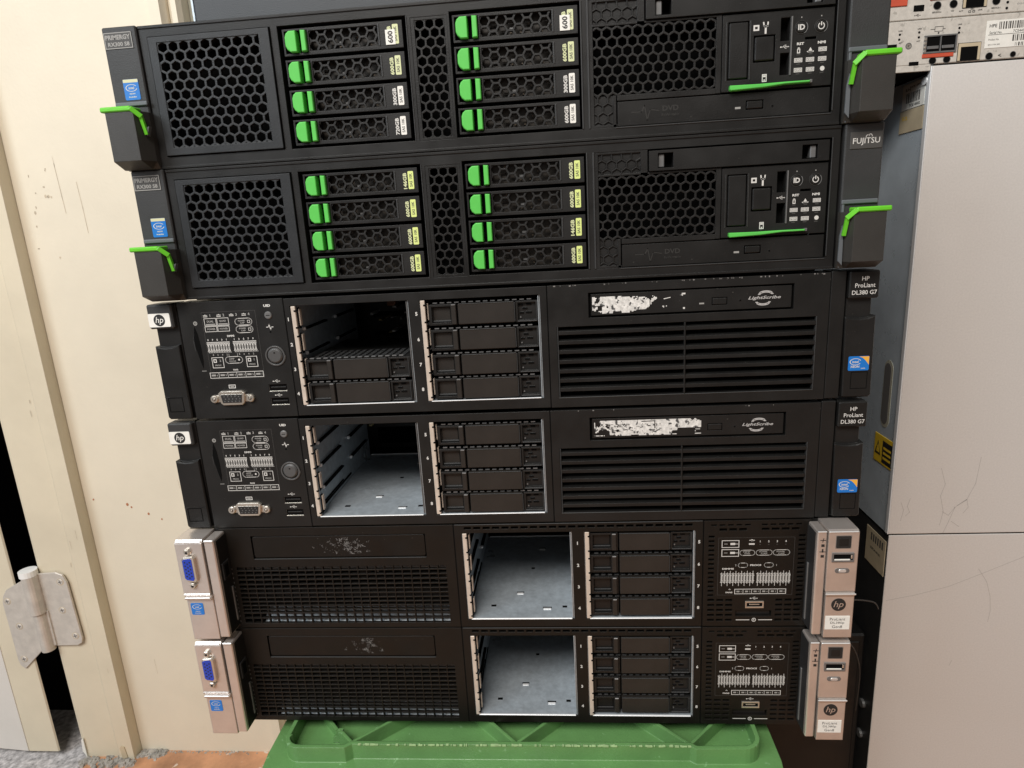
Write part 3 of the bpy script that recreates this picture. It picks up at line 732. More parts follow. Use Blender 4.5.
        def dens(u, t):
            base = -.75
            if u < .14: base = .02 if u > .05 else .2
            if u > .78 and t < .38: base = .5
            if u > .72 and t < .22: base = .4
            if u > .9 and t > .8: base = .1
            if .03 > t or t > .97: base = -.05
            return base
        r_ = residue(70.6, 145, 66.2, 78.0, .55, dens, 8.4)
        for k in range(60):
            x = 78+random.random()*40; z = 69+random.random()*5.5
            r_.flat(x, x+.4+random.random()*2, z, z+.35+random.random()*.6, .5, 'print_ink' if random.random() < .5 else 'print_grey')
        r_.line([(104, 76.4), (113, 76.6), (113, 71.6)], .7, .5, 'print_ink')
    part('torn_sticker', r_, O)
    # ears
    e = M('black')
    e.box(-242.6, -225, 1.5, 14, 1, 86.8, 'black', .6)
    top = [(-244.2, 56.4), (-240, 55.4), (-236, 55.0), (-231, 55.4), (-226, 57)]
    e.prism([(-244.2, 3), (-242.8, 1.4), (-226.2, 1.4), (-225.4, 2.4)]+top[::-1], -1.6, 6, 'black', c=.8)
    e.rect(-241.6, -230.4, 7.0, 18.0, .5, -1.75, 'void'); e.flat(-243.8, -240, 18.3, 18.7, -1.75, 'charcoal'); e.flat(-232, -226.4, 18.3, 18.7, -1.75, 'charcoal')
    e.box(-244.6, -226.0, -3, 8, 69.2, 86.6, 'charcoal', 1)
    E_ = part('mounting_ear', e, S)
    n = M('sticker_white'); n.prism(rr(-244.1, -228.0, 70.6, 80.2, .8, 2), -3.3, -3, 'sticker_white')
    n.cyl(-236.0, 75.4, 4.2, -3.4, -3.25, 'print_black', 28); n.text('hp', -235.9, 75.1, 5.6, -3.48, 'sticker_white', shear=.25, width=6.0, bold=.0)
    part('badge', n, E_)
    e = M('black')
    e.box(236.4, 252.6, 1.5, 14, 1.4, 86.8, 'black', .6)
    top = [(235.6, 56.4), (240, 55.6), (245, 55.2), (250, 55.6), (254.8, 57)]
    e.prism([(236.8, 2.4), (238, 1.6), (254, 1.6), (255.6, 3)]+top[::-1], -1.2, 6, 'black', c=.8)
    e.box(236.4, 255.2, -2, 8, 68.6, 86.6, 'black', .8)
    e.rect(241.6, 252.4, 7.6, 19.3, .4, -1.3, 'void')
    E_ = part('mounting_ear', e, S)
    n = M('print_white')
    n.flat(237.2, 254.6, 69.4, 85.6, -2.06, 'black')
    n.text('HP', 246.2, 81.6, 2.7, -2.12, 'print_white', bold=.01); n.text('ProLiant', 246.2, 77.2, 2.8, -2.12, 'print_white', width=12.6, bold=.01); n.text('DL380 G7', 246.0, 72.6, 2.8, -2.12, 'print_white', width=15.6, bold=.01)
    part('badge', n, E_)
    chip_sticker(E_, 239.4, 252.8, 20.2, 30.0, -1.2, swoosh=True)
    return S
louvred_server('black server with louvred panel, two drive blanks below a gap in its left bay', -1.7, 264, (2, 3), 0)
louvred_server('black louvred server, left bay wholly empty, long torn white sticker on its optical drive', -2.9, 176, (), 1)

# ------------------------------------------------------------------ server with silver ears
def silver_server(label, dx, zb, scuff):
    S = thing('rack_server', label, 'server', (dx, 0, zb), 'rack servers stacked on the crate')
    c = M('chassis_steel'); c.box(-222, 222, 176, 700, 1, 87, 'chassis_steel', 1)
    c.box(-222, 222, 20, 175.9, 86, 87); c.box(-222, 222, 20, 175.9, 1, 2); c.box(-222, -221, 20, 175.9, 2.1, 85.9); c.box(221, 222, 20, 175.9, 2.1, 85.9)
    c.box(-220, -39, 60, 62, 3, 85, 'void'); c.box(148, 220, 26, 28, 3, 85, 'void')
    part('chassis', c, S)
    p = M('black_brown')
    hs = [(-197.6, -60.2, 61.4, 80.8)]
    rows = [(52.9, 2.3), (49.0, 2.3), (45.1, 2.3), (41.0, 2.5), (37.0, 2.3), (33.2, 2.3), (29.3, 2.3), (25.5, 2.2), (21.9, 2.0), (18.5, 2.0), (15.3, 1.9), (11.2, 3.0), (6.6, 3.4)]
    px = 7.0
    for z, h in rows:
        for k in range(24):
            x = -45.6-px*(k+1)
            hs.append((x+.45, x+px-.45, z-h/2-.25, z+h/2+.25))
    p.plate((-222.2, -38.4, .6, 87.6), hs, 0, 2.4, 'black_brown')
    p.plate((-222.2, -38.4, .6, 87.6), [(-216, -42, 3, 84)], 2.4, 18, 'black_brown')
    p.box(-38.3, -37.6, .2, 5, .6, 87.6, 'void')
    for z, h in rows: p.box(-217.4, -216.6, -.1, .3, z-.6, z+.6, 'dim_steel')
    # grey plates a little way behind the mesh
    p.box(-216, -42, 7, 8, 47.0, 50.6, 'dim_steel'); p.box(-216, -42, 10, 11, 23, 28, 'chassis_steel')
    p.extr([(3.4, 3.5), (9, 13.6), (10, 13.6), (4.4, 3.5)], 'x', -198, -42, 'galvanised')
    for k in range(26):
        x = -214+random.random()*165; z = 28+random.random()*16
        p.box(x, x+2+random.random()*9, 22, 26, z, z+1+random.random()*2, random.choice(['chassis_steel', 'circuit', 'dim_steel']))
    P = part('vent_panel', p, S)
    b = M('black_brown'); b.prism(rr(-197.0, -60.8, 61.9, 80.2, 2, 3), .6, 8, 'black_brown', c=.4); b.flat(-197.6, -60.2, 61.3, 80.9, 4, 'void'); b.box(-197, -60.6, -.3, .6, 60.9, 61.5, 'charcoal', .2)
    B = part('blank_cover', b, S)
    x0, x1, sd, lev = scuff
    def dens(u, t): return lev+.25+1.3*abs(u-.62)+.7*abs(t-.5)+.9*noise.noise(Vector((u*60, t*22, sd)))
    r_ = residue(x0, x1, 64.5, 78.5, .5, dens, sd, .4, 'residue_grey')
    part('glue_residue', r_, B)
    f = M('black_brown')
    hs = [(-32.4, 50.6, 7, 80.6), (59.6, 141, 7, 80.2)]
    hs += [(-30+7.1*k, -30+7.1*k+5.4, 83.6, 85.6) for k in range(24)]
    f.plate((-37.6, 146.2, .6, 87.6), hs, 0, 1.3, 'black_brown', back=True); f.box(-31, 141, 3, 5, 83, 86.4, 'void'); f.box(146.3, 146.9, .3, 5, .6, 87.6, 'void')
    f.box(-37, 146, -.3, .5, 87.0, 87.7, 'charcoal', .2)
    part('drive_frame', f, S)
    drive_bay(S, -31.8, 50.4, 7.4, 80.2, num_x=54.6, nums='1234'); drive_bay(S, 60.0, 140.8, 7.4, 79.9, num_x=143.6, nums='5678')
    blanks(S, BL2, 64.0, (64.0, 45.8, 27.7, 9.6))
    # right diagnostic panel
    p = M('black_brown')
    hs = [(147+6*k+5, 147+6*k+9, 83.2, 84.4) for k in range(11) if k != 5]+[(158+7*k, 158+7*k+5.4, 79.2, 81.2) for k in range(3)]+[(188+7*k, 188+7*k+5.4, 79.4, 81.2) for k in range(4)]
    hs += [(150.4, 154.6, 22+3.7*k, 22+3.7*k+1.7) for k in range(15)]+[(214.4, 219.2, 22+3.7*k, 22+3.7*k+1.7) for k in range(15)]
    for z in (23.6, 19.4, 15.2, 11, 6.8):
        hs += [(150.4+6.6*k, 150.4+6.6*k+5, z-2, z-.2) for k in range(3)]+[(200+6.6*k, 200+6.6*k+5, z-2, z-.2) for k in range(3)]
    hs += [(171.2, 197.4, 8.9, 13.8)]
    p.plate((147.0, 222.4, .6, 87.4), hs, 0, 3, 'black_brown'); p.plate((147, 222.4, .6, 87.4), [(149, 220.6, 3, 85.6)], 3, 16, 'black_brown'); p.box(149, 220.6, 9, 11, 3, 85.6, 'void')
    P = part('diagnostic_panel', p, S)
    d = M('print_white'); y = -.1; g = 'print_grey'
    d.flat(157.6, 211.4, 27.0, 73.6, y+.04, 'black_brown'); d.rect(157.4, 211.6, 26.8, 73.8, .2, y, 'print_dim')
    for z in (65.7, 58.5):
        d.rect(159.8, 172.3, z, z+6, .5, y); d.flat(166, 169.4, z+2.2, z+3.9, y); d.flat(169.4, 171.6, z+2.6, z+3.4, y, g); d.flat(161.6, 164, z+2.8, z+3.3, y, g)
    for a, b, t in ((172.9, 183.6, 'TEMP'), (184.5, 196, 'POWER'), (196.7, 208.4, 'POWER')):
        d.pill(a, b, 59.4, 63.6, .4, y); d.text(t, (a+b)/2-.6, 62.2, 1.1, y, g, width=(b-a)*.5, bold=.03); d.text('CAP' if t == 'POWER' else 'OVER', (a+b)/2, 60.7, 1, y, g, width=(b-a)*.4, bold=.03)
    d.text('*', 181.3, 71, 2.6, y, width=4, bold=.05); d.flat(179.2, 183.2, 67.9, 69.1, y)
    for k, x in enumerate((187.1, 193.2, 199.2, 205.3)): d.text(str(k+1), x, 70.5, 1.5, y, bold=.03); d.flat(x-.5, x+.5, 67.8, 68.3, y, 'print_dim')
    for a, b in ((172.1, 178.8), (190.8, 197.2)): d.pill(a, b, 49.6, 53.2, .45, y)
    d.text('PROCS', 184.6, 51.4, 1.4, y, width=8, bold=.04); d.text('2', 170.3, 51.5, 1.4, y); d.text('1', 199.5, 51.3, 1.4, y)
    d.text('DIMMS', 164.8, 48.6, 1.3, y, width=8.4, bold=.04)
    for x0, x1 in ((159.3, 183.9), (185.3, 209.9)):
        for k in range(12):
            x = x0+(x1-x0)*(k+.5)/12
            d.flat(x-.75, x+.75, 37.0, 44.8, y, g); d.line([(x, 46.6 if k % 2 else 45.4), (x, 36.4 if k % 2 else 34.6)], .35, y-.03); d.line([(x-.8, 44.6), (x+.8, 43)], .4, y-.03); d.line([(x-.8, 37.4), (x+.8, 38.8)], .4, y-.03)
    d.rect(169.9, 207.2, 27.6, 31.9, .45, y)
    for k in range(6):
        x = 169.9+37.3*(k+.5)/6; d.flat(x-1.6, x+.6, 29.1, 30.4, y, g); d.text(str(k+1), x+1.8, 29.7, 1.3, y, g, bold=.03)
        if k: d.flat(x-3.2, x-2.9, 27.8, 31.7, y)
    d.text('*', 166.3, 31.2, 1.8, y, bold=.05); d.text('FANS', 166, 29, 1.2, y, width=5, bold=.04)
    usb_glyph(d, 184.0, 24.0, 4.6, y)
    d.flat(171.6, 181.6, 5.5, 6.1, y); d.flat(188, 198.2, 5.5, 6.1, y); d.ring(184.8, 5.8, 1.1, 1.6, y-.02, y, 'print_white', 16); d.flat(184.5, 185.1, 5.2, 6.5, y)
    part('printed_diagram', d, P)
    q = M('connector_metal'); q.plate((178, 191.4, 16.2, 21.8), [(179, 190.4, 17.4, 20.6)], -.9, .6, 'connector_metal'); q.flat(179, 190.4, 17.4, 20.6, -.3, 'void'); q.box(181, 188.4, -.6, -.2, 18.6, 19.5, 'connector_metal', .2)
    part('usb_port', q, P)
    q = M('black_brown'); q.box(171.6, 197, 2, 6, 9.1, 13.4, 'black', .3); part('pull_tab', q, P)
    # ears
    yf = -18
    e = M('silver')
    e.box(-225.6, -217.6, yf+1.2, 0, 3.4, 86.2, 'silver', .8)
    e.extr([(yf, 40.6), (yf-.8, 41.8), (yf, 43), (yf, 84.6), (yf+2.2, 87.2), (2, 87.2), (2, 40.6)], 'x', -247.6, -226.4, 'silver')
    e.extr([(yf+1.0, 2.4), (yf+1.0, 37.4), (yf-1.4, 38.2), (yf-1.4, 39.8), (yf+1, 40.5), (2, 40.5), (2, 2.4)], 'x', -246.8, -225.8, 'silver')
    e.box(-247.2, -226.8, yf-.3, yf+1.2, 85.0, 86.4, 'silver_bright', .5); e.box(-225.4, -217.8, yf+.9, yf+2, 84.6, 86.4, 'silver_bright', .5)  # bright strips paint the highlight along the top bevels
    e.box(-246.6, -226.2, yf-1.8, yf-1, 39.2, 40.2, 'silver_bright', .4)
    e.box(-247.4, -217.7, 2.1, 12, 3, 87, 'black', .5)
    e.box(-217.6, -217.2, -14, 0, 5, 84, 'black'); e.box(-217.3, -216.4, -12, -3, 50, 64, 'chassis_steel', .2); e.box(-216.5, -216.1, -10, -5, 52, 62, 'void'); e.box(-217.3, -216.6, -4, -2, 10, 40, 'dim_steel', .2)  # black inner plate paints this side as shaded
    E_ = part('mounting_ear', e, S)
    v = M('connector_metal'); y = yf
    v.prism([(-241.6, 74.4), (-234.4, 75.4), (-232.8, 73.6), (-232.8, 55.6), (-234.4, 53.4), (-241.2, 54.4), (-243.2, 57), (-243.2, 71.8)], y-2.6, y+.5, 'connector_metal', c=.6)
    v.prism([(-241.4, 73), (-236, 73.8), (-234.8, 72.6), (-234.8, 56.8), (-236, 55.2), (-241, 56), (-242.2, 57.6), (-242.2, 71.6)], y-2.75, y-2.5, 'vga_blue')
    for r_ in range(3):
        for k in range(5): v.cyl(-240.4+1.9*r_, 70.6-2.9*k-(r_ % 2)*1.3, .7, y-2.82, y-2.7, 'print_black', 6)
    for z in (78.4, 50.4): v.cyl(-238, z, 2.7, y-2.4, y+.5, 'connector_metal', 6, c=.5); v.cyl(-238, z, 1.1, y-2.5, y-2.3, 'print_black', 8)
    part('vga_port', v, E_)
    chip_sticker(E_, -244.6, -234.6, 24.0, 34.0, yf+1.0)
    e = M('silver')
    e.box(220.4, 227.0, yf+1, 0, 4.6, 86.2, 'silver', .8)
    e.extr([(yf, 40.4), (yf, 86.0), (yf+2, 87.4), (2, 87.4), (2, 40.4)], 'x', 227.6, 247.8, 'silver')
    e.extr([(yf, 3.4), (yf, 36.8), (yf-1.2, 37.6), (yf-1.2, 39.0), (yf+1, 40.2), (2, 40.2), (2, 3.4)], 'x', 228.2, 247.6, 'silver')
    e.box(227.4, 248.2, yf-1.6, yf-.9, 38.2, 39.4, 'silver_bright', .4); e.box(227.8, 247.6, yf-.25, yf+1.4, 85.6, 86.6, 'silver_bright', .5); e.box(220.6, 226.8, yf+.8, yf+2, 85.2, 86.3, 'silver_bright', .4)  # bright strips paint highlights on this ear's edges
    e.box(220.4, 247.8, 2.1, 12, 3, 87, 'black', .5); e.box(220.0, 220.4, -14, 0, 6, 84, 'chassis_steel'); e.box(219.2, 220.0, -6, -4, 10, 56, 'dim_steel', .2)  # greyer inner plate paints the side that catches light
    for z, t in ((79.6, 'h'), (75.6, 's'), (71.3, 'n'), (67.4, 's')):
        yy = yf+.9
        if t == 's': e.flat(223.2, 225.4, z-1, z+1, yy, 'print_black')
        elif t == 'h': e.line([(222.6, z), (226, z)], .5, yy, 'print_black'); e.line([(224, z-1.3), (224.6, z+1.3)], .5, yy, 'print_black')
        else: e.line([(222.4, z-.5), (226.2, z-.5)], .5, yy, 'print_black'); e.line([(224.3, z-.5), (224.3, z+1.2)], 1.0, yy, 'print_black')
    E_ = part('mounting_ear', e, S)
    q = M('black'); q.prism(rr(232.6, 242.6, 74.0, 83.3, 1.2, 3), yf-.2, yf+1, 'print_black'); q.box(234.6, 240.8, yf-.5, yf, 75.8, 81.6, 'black', .6); q.rect(232.4, 242.8, 73.8, 83.5, .3, yf-.22, 'dim_steel'); part('power_button', q, E_)
    q = M('connector_metal'); q.plate((230.4, 245.2, 63.6, 70.4), [(231.4, 244.4, 65, 69.6)], yf-.8, yf+.5, 'dim_steel'); q.flat(231.4, 244.4, 65, 69.6, yf-.1, 'void'); q.box(232, 242.6, yf-.7, yf-.2, 64.8, 65.9, 'sticker_white', .2); q.box(243, 244.2, yf-.6, yf-.2, 66, 69, 'connector_metal', .2); part('usb_port', q, E_)
    q = M('silver_bright'); q.prism(rr(233.0, 242.8, 54.9, 58.5, 1.7, 4), yf-.3, yf+.5, 'dim_steel'); q.prism(rr(235.4, 240.6, 55.5, 57.9, 1.1, 4), yf-.7, yf-.2, 'silver_bright', c=.2); part('id_button', q, E_)
    q = M('print_black'); q.cyl(237.3, 29.9, 5.0, yf-.15, yf+.2, 'print_black', 32); q.text('hp', 237.3, 29.6, 6.2, yf-.22, 'silver', shear=.25, width=6.8)
    q.box(228.9, 245.8, yf-.25, yf+.2, 10.0, 20.9, 'sticker_white', .1)
    q.text('ProLiant', 237.3, 18.4, 2.2, yf-.32, 'print_black', width=10.6, bold=.0); q.text('DL380p', 237.3, 15.3, 2.2, yf-.32, 'print_black', width=9.6, bold=.0); q.text('Gen8', 237.3, 12.3, 2.2, yf-.32, 'print_black', width=7.0, bold=.0)
    part('badge', q, E_)
    return S
silver_server('server with silver ears and empty bay, lying between the louvred servers and the bottom server', -1.5, 88, (-150, -104, 5.2, -.2))
silver_server('bottom server with silver ears and empty bay, standing directly on the green crate', -1.4, 0, (-142, -100, 9.7, -.12))

# ------------------------------------------------------------------ upturned green crate
k = M('crate_green')
out = [(-203, -20), (-206, 330), (202, 330), (202, -20), (200, -34), (192, -41), (120, -42), (112, -35), (-120, -36), (-128, -43), (-196, -44), (-201, -38)]
k.extr(out, 'z', -18.5, -14.5); k.extr([(x*.975, y+6) for x, y in out], 'z', -322, -18.7)
WZ = [0]
def wall(pts, t=3.2, z0=-15.5, z1=-.6):
    WZ[0] += 1; z1 = z1-.06*WZ[0]; z0 = z0-.05*WZ[0]
    P = [Vector(p) for p in pts]; lf = []; rt = []
    for i, p in enumerate(P):
        d1 = (p-P[i-1]).normalized() if i else None; d2 = (P[i+1]-p).normalized() if i < len(P)-1 else None
        n1 = Vector((-d1.y, d1.x)) if d1 else None; n2 = Vector((-d2.y, d2.x)) if d2 else None
        n = (n1+n2).normalized() if d1 and d2 else (n1 or n2)
        w = t/2/max(.5, n.dot(n1 if d1 else n2))
        lf.append(tuple(p+n*w)); rt.append(tuple(p-n*w))
    vs = []
    for a, b in zip(lf, rt): vs += [(a[0], a[1], z0), (a[0], a[1], z1), (b[0], b[1], z1), (b[0], b[1], z0)]
    fs = [(0, 1, 2, 3), tuple(4*(len(P)-1)+i for i in range(4))]
    for i in range(len(P)-1):
        for q in range(4): fs.append((4*i+q, 4*i+(q+1) % 4, 4*i+4+(q+1) % 4, 4*i+4+q))
    k.add(vs, fs, 'crate_green')
def arc(cx, cy, r, a0, a1, n=6): return [(cx+r*math.cos(math.radians(a0+(a1-a0)*i/n)), cy+r*math.sin(math.radians(a0+(a1-a0)*i/n))) for i in range(n+1)]
wall([(-186, 280), (-186, -14)]+arc(-174, -14, 12, 180, 270)+[(-136, -25.5), (-131, -21.8), (0, -20.6), (134, -19.5), (138, -22.6), (172, -22)]+arc(174, -10, 12, 270, 360)+[(186, 280)], 3.3)
zz = -1.6
wall([(-132, -20), (-143, -10), (-146, -9)], 2.6, z1=zz); wall([(-150, -3), (-200+20, 28)], 2.6, z1=zz-4); wall([(-132, -20), (-60, 42)], 2.6, z1=zz); wall([(0, -19), (-62, 42)], 2.6, z1=zz); wall([(0, -19), (64, 42)], 2.6, z1=zz); wall([(134, -18), (70, 42)], 2.6, z1=zz); wall([(134, -18), (178, 26)], 2.6, z1=zz)
k.prism([(-147, -1.8), (-149.5, -4), (-149, -8), (-152, -9), (-152.5, -14), (-145, -14), (-143, -1.8)], -8, -5.6)
for i in range(120):      # worn pale nicks along the rib edge
    x = -128+262*random.random()**.8
    w = .6+2.6*random.random()
    yw = -22.2+2.2*(x+131)/265-1.72
    k.box(x, x+w, yw-.05-random.random()*.15, yw+.6+random.random(), -1.2-random.random()*.5, -.58+.1*random.random(), 'crate_worn')
K = part('plastic_crate', k); tag(K, 'green plastic crate with ribbed base, upturned under the server stack', 'crate')

# ------------------------------------------------------------------ case on top of the stack
c = M('case_slate'); c.box(-231, 236, 100, 640, 529.5, 640, 'case_slate', 1.2); c.box(-232.6, -231.1, 100.5, 640, 529.5, 640, 'galvanised')
c.box(-190, 190, 98.8, 100.4, 612, 632, 'void', .6)
c.text('600', -195, 556, 9, 99.9, 'print_dim', bold=.02)
part_ = part('dark_box', c); tag(part_, 'dark slate equipment case set back on top of the topmost server', 'equipment case')

# ------------------------------------------------------------------ pale enclosures on the right
def scratch(m, pts, w, y): m.line(pts, w, y, 'scratch')
U = thing('metal_enclosure', 'upper pale metal enclosure with galvanised side, two small stickers on that side', 'metal case', (353, 150, 83), 'pale metal enclosures beside the servers')
f = M('enclosure_paint'); f.box(.3, 460, 0, 1.4, 1.2, 415.6, 'enclosure_paint', .4); f.box(-.9, .2, -.1, 5, 1, 415.8, 'galvanised_edge', .3)
for pts in ([(42, 68), (47, 52), (44, 40), (48, 24), (46, 10)], [(76, 78), (74, 52), (68, 36), (58, 28), (54, 14), (50, 2)], [(60, 30), (68, 36), (70, 28), (66, 22)], [(47, 24), (53, 20), (58, 28)], [(56, 14), (64, 8)], [(9, 34), (12, 26), (10, 15)], [(17, 38), (15, 30), (17.5, 24), (14, 20)]):
    scratch(f, pts, .4, -.12)
part('front_cover', f, U)
s = M('enclosure_side'); s.box(.4, 458, 1.6, 500, .6, 411, 'enclosure_side'); s.box(.25, 458, 5.2, 500, 411.1, 415.4, 'void')
s.box(-.6, 458, 4.8, 500, 415.5, 416.4, 'galvanised')
S1 = part('side_panel', s, U)
def side_plate(parent, name, y0, y1, z0, z1, m, extra=None):
    q = M(m); q.box(-.3, .35, y0, y1, z0, z1, m, .12)
    if extra: extra(q)
    return part(name, q, parent)
def onside(q, t, yc, zc, h, w, m, rot=0):          # lettering on a face that looks to -x
    v, f_ = text_geo(t, 0, .02); xs = [p[0] for p in v]; zs = [p[1] for p in v]
    kx = w/(max(xs)-min(xs)); kz = h/(max(zs)-min(zs)); ox = (max(xs)+min(xs))/2; oz = (max(zs)+min(zs))/2
    q.add([(-.4, yc-(p[0]-ox)*kx, zc+(p[1]-oz)*kz) for p in v], f_, m)
def bar_x(q):
    onside(q, 'S/N', 34, 404, 2.2, 8, 'print_black'); onside(q, 'RACK OPTION', 20, 405.4, 1.6, 22, 'print_ink')
    yy = 36
    while yy > 14:
        w = .4+random.random()*1.1; q.box(-.42, -.3, yy-w, yy, 393, 401, 'print_ink'); yy -= w+.5+random.random()*.9
    onside(q, '7CE 4502', 22, 390.6, 2.2, 17, 'print_black')
side_plate(S1, 'paper_label', 7.5, 43, 388, 409, 'sticker_white', bar_x)
def tan_x(q): onside(q, '52', 36, 381, 3, 9, 'warning_yellow')
side_plate(S1, 'paper_label', 7, 44.5, 369, 387.4, 'sticker_tan', tan_x)
q = M('galvanised_edge'); q.extr([(8+4*math.cos(a*.5236), 413-7+3.2*math.sin(a*.5236)) for a in range(12)], 'x', -1.4, .4, 'galvanised_edge'); part('screw', q, S1)
q = M('void'); q.extr([(26+8*math.cos(a*.2618), 134+(24 if math.sin(a*.2618) > 0 else -24)+9*math.sin(a*.2618)) for a in range(24)], 'x', .1, .45, 'moulding_grey'); q.extr([(27+6*math.cos(a*.2618), 134+(23 if math.sin(a*.2618) > 0 else -23)+7*math.sin(a*.2618)) for a in range(24)], 'x', -.1, .35, 'grey_wall'); part('hand_hole', q, S1)
def warn_x(q):
    q.box(-.42, -.3, 6, 24, 66, 88, 'print_black')
    for z in (70, 75, 80): q.box(-.5, -.42, 8, 22, z, z+2.4, 'warning_yellow')
    q.extr([(38, 72), (27, 72), (32.5, 86)], 'x', -.5, -.42, 'print_black'); q.extr([(35.5, 74), (29.5, 74), (32.5, 82)], 'x', -.6, -.5, 'warning_yellow')
side_plate(S1, 'warning_label', 5.5, 40, 64, 92, 'warning_yellow', warn_x)
D = thing('metal_enclosure', 'lower pale metal enclosure with black side, long thin scratches on its front', 'metal case', (354, 150.5, -330), 'pale metal enclosures beside the servers')
f = M('enclosure_paint'); f.box(.3, 460, 0, 1.4, 0, 412.6, 'enclosure_paint', .4)
for pts in ([(3, 342), (30, 348), (60, 357), (88, 370), (125, 388), (150, 400)], [(86, 376), (95, 362), (100, 346), (102, 330), (101, 318)], [(70, 268), (72, 274)]): scratch(f, pts, .4, -.12)
part('front_cover', f, D)
s = M('chassis_steel'); s.box(.4, 458, 1.6, 500, 0, 410, 'chassis_steel'); S2 = part('side_panel', s, D)
def lab_x(q):
    for k_ in range(6): q.box(-.42, -.3, 8+k_*4.4, 10.4+k_*4.4, 392, 400, 'print_ink')
    onside(q, 'SPARE', 22, 384, 2.6, 20, 'print_ink')
side_plate(S2, 'paper_label', 3.5, 42, 366, 404, 'sticker_tan', lab_x)
q = M('dim_steel')
for z in (206, 168): q.extr([(20+5*math.cos(a*.5236), z+4.5*math.sin(a*.5236)) for a in range(12)], 'x', -2.2, .4, 'dim_steel')
part('screw', q, S2)

q = M('chassis_steel'); q.box(222, 351, 170, 560, -329.5, -40, 'black', 2); q.box(228, 345, 168.6, 170.5, -320, -48, 'black', 1); Q = part('dark_box', q); tag(Q, 'added black block darkening the gap between crate and lower pale enclosure', 'equipment case')  # added block; its black stands in for the darkness of the gap
# storage controllers on top of the enclosures
def jack(m, x0, x1, z0, z1, y): m.plate((x0, x1, z0, z1), [(x0+1.8, x1-1.8, z0-.1, z1-2.6)], y-.6, y+1, 'sticker_tan'); m.rect(x0-.5, x1+.5, z0-.5, z1+.5, .5, y-.1, 'print_black'); m.flat(x0+1.8, x1-1.8, z0, z1-2.6, y-.2, 'void')
def dotp(m, x, z, r, y): m.cyl(x, z, r, y-.1, y+.2, 'void', 16); m.ring(x, z, r, r+.35, y-.2, y, 'dim_steel', 16)
yb = 0
m = M('controller_face'); y = 0
m.box(312, 760, 0, 420, 500, 533.0, 'controller_face', .5); m.box(312, 351.6, .02, 2.5, 495.2, 499.98, 'controller_face'); m.box(312, 351.6, 2.6, 420, 494.8, 499.9, 'void')  # black plate paints shade under the overhang
C1 = thing('storage_controller', 'lower pale controller with barcode label and network ports, resting on the upper enclosure', 'controller', (0, 150, 0), 'storage controllers above the enclosures')
part('body', m, C1)
m = M('void'); m.box(312, 324, -.3, 1, 508, 516.5, 'void', .2); part('network_port', m, C1)
m = M('connector_metal'); m.plate((344.5, 369.6, 507.8, 521), [(346.5, 356.8, 509, 520), (357.6, 368.6, 509, 520)], -1, 1, 'dim_steel'); m.flat(345, 369, 508.4, 520.6, .2-.3, 'void')
for kk in range(4): m.box(344.4, 346.3, -1.2, -.8, 508.6+3*kk, 510.4+3*kk, 'connector_metal', .1)
m.box(347.4, 356, -.7, -.2, 511, 513.2, 'dim_steel', .1); m.box(358.6, 367.6, -.7, -.2, 511, 513.2, 'dim_steel', .1); part('network_port', m, C1)
m = M('red_tab'); m.box(344.0, 368.0, -.8, .5, 504.6, 507.6, 'red_tab', .3); part('release_tab', m, C1)
m = M('sticker_tan'); jack(m, 371.4, 388.2, 500.8, 513.4, 0); part('network_port', m, C1)
m = M('void'); m.box(334.4, 342, -.3, 1, 499.6, 502.6, 'void', .3); part('usb_port', m, C1)
for x, z, r in ((352.5, 502.4, 2.6), (363.4, 502.6, 2.6), (395.6, 502.6, 2.6), (413.6, 502.8, 2)): m = M('void'); dotp(m, x, z, r, 0); part('round_port', m, C1)
m = M('dim_steel')
m.ring(333, 514.6, 1.8, 2.4, -.3, .2, 'dim_steel', 16); m.cyl(333, 514.6, 1.8, -.2, .2, 'connector_metal', 14); m.text('+', 333, 514.6, 1.6, -.25, 'print_black'); part('screw', m, C1)
m = M('print_ink')
for x, z in ((325.6, 523.4), (325.4, 519.8), (340.4, 524), (340.4, 520.4), (370.8, 525), (370.8, 521.6)): m.cyl(x, z, .9, -.15, .2, 'void', 10)
yy = -.12
for x, z, t in ((326, 526, 'LINK'), (326.6, 517.2, 'ACT'), (340.6, 526.6, 'LINK'), (340.2, 517.6, 'ACT'), (371, 527.6, 'LINK'), (403.5, 502.8, '<')): m.text(t, x, z, 1.1 if len(t) > 1 else 2.4, yy, 'print_ink', bold=.03)
m.rect(352, 358.5, 523.6, 527.4, .4, yy, 'print_ink'); m.line([(349, 525.4), (352, 525.4)], .4, yy, 'print_ink'); m.line([(358.5, 525.4), (360, 525.4)], .4, yy, 'print_ink'); m.cyl(355.2, 522.6, .7, yy-.05, yy, 'print_black', 8)
m.rect(422, 426, 501, 504.4, .5, yy, 'print_ink')
part('port_marking', m, C1)
m = M('sticker_white'); m.box(391.4, 450, -.35, .2, 508.4, 528.4, 'sticker_white', .1)
m.text('HPE', 396.2, 524.6, 2.4, -.45, 'print_black', bold=.01); m.text('Serial No.', 398.6, 519.6, 1.9, -.45, 'print_black', width=9.6); m.text('7CE445P0CD', 419, 519.8, 2.0, -.45, 'print_black', width=15); m.text('Product No.', 397.6, 514.6, 1.3, -.45, 'print_ink', width=8); m.text('QR 519A 002', 398, 510.8, 1.3, -.45, 'print_ink', width=9)
m.flat(393, 428, 517.9, 518.2, -.45, 'print_ink')
for xs_, xe, z0, z1 in ((400.6, 448, 521.8, 527.2), (411.6, 448, 512.6, 517.2), (414, 428, 508.9, 511.6)):
    x = xs_
    while x < xe: w = .3+random.random()*.9; m.flat(x, x+w, z0, z1, -.45, 'print_ink'); x += w+.35+random.random()*.7
part('barcode_label', m, C1)
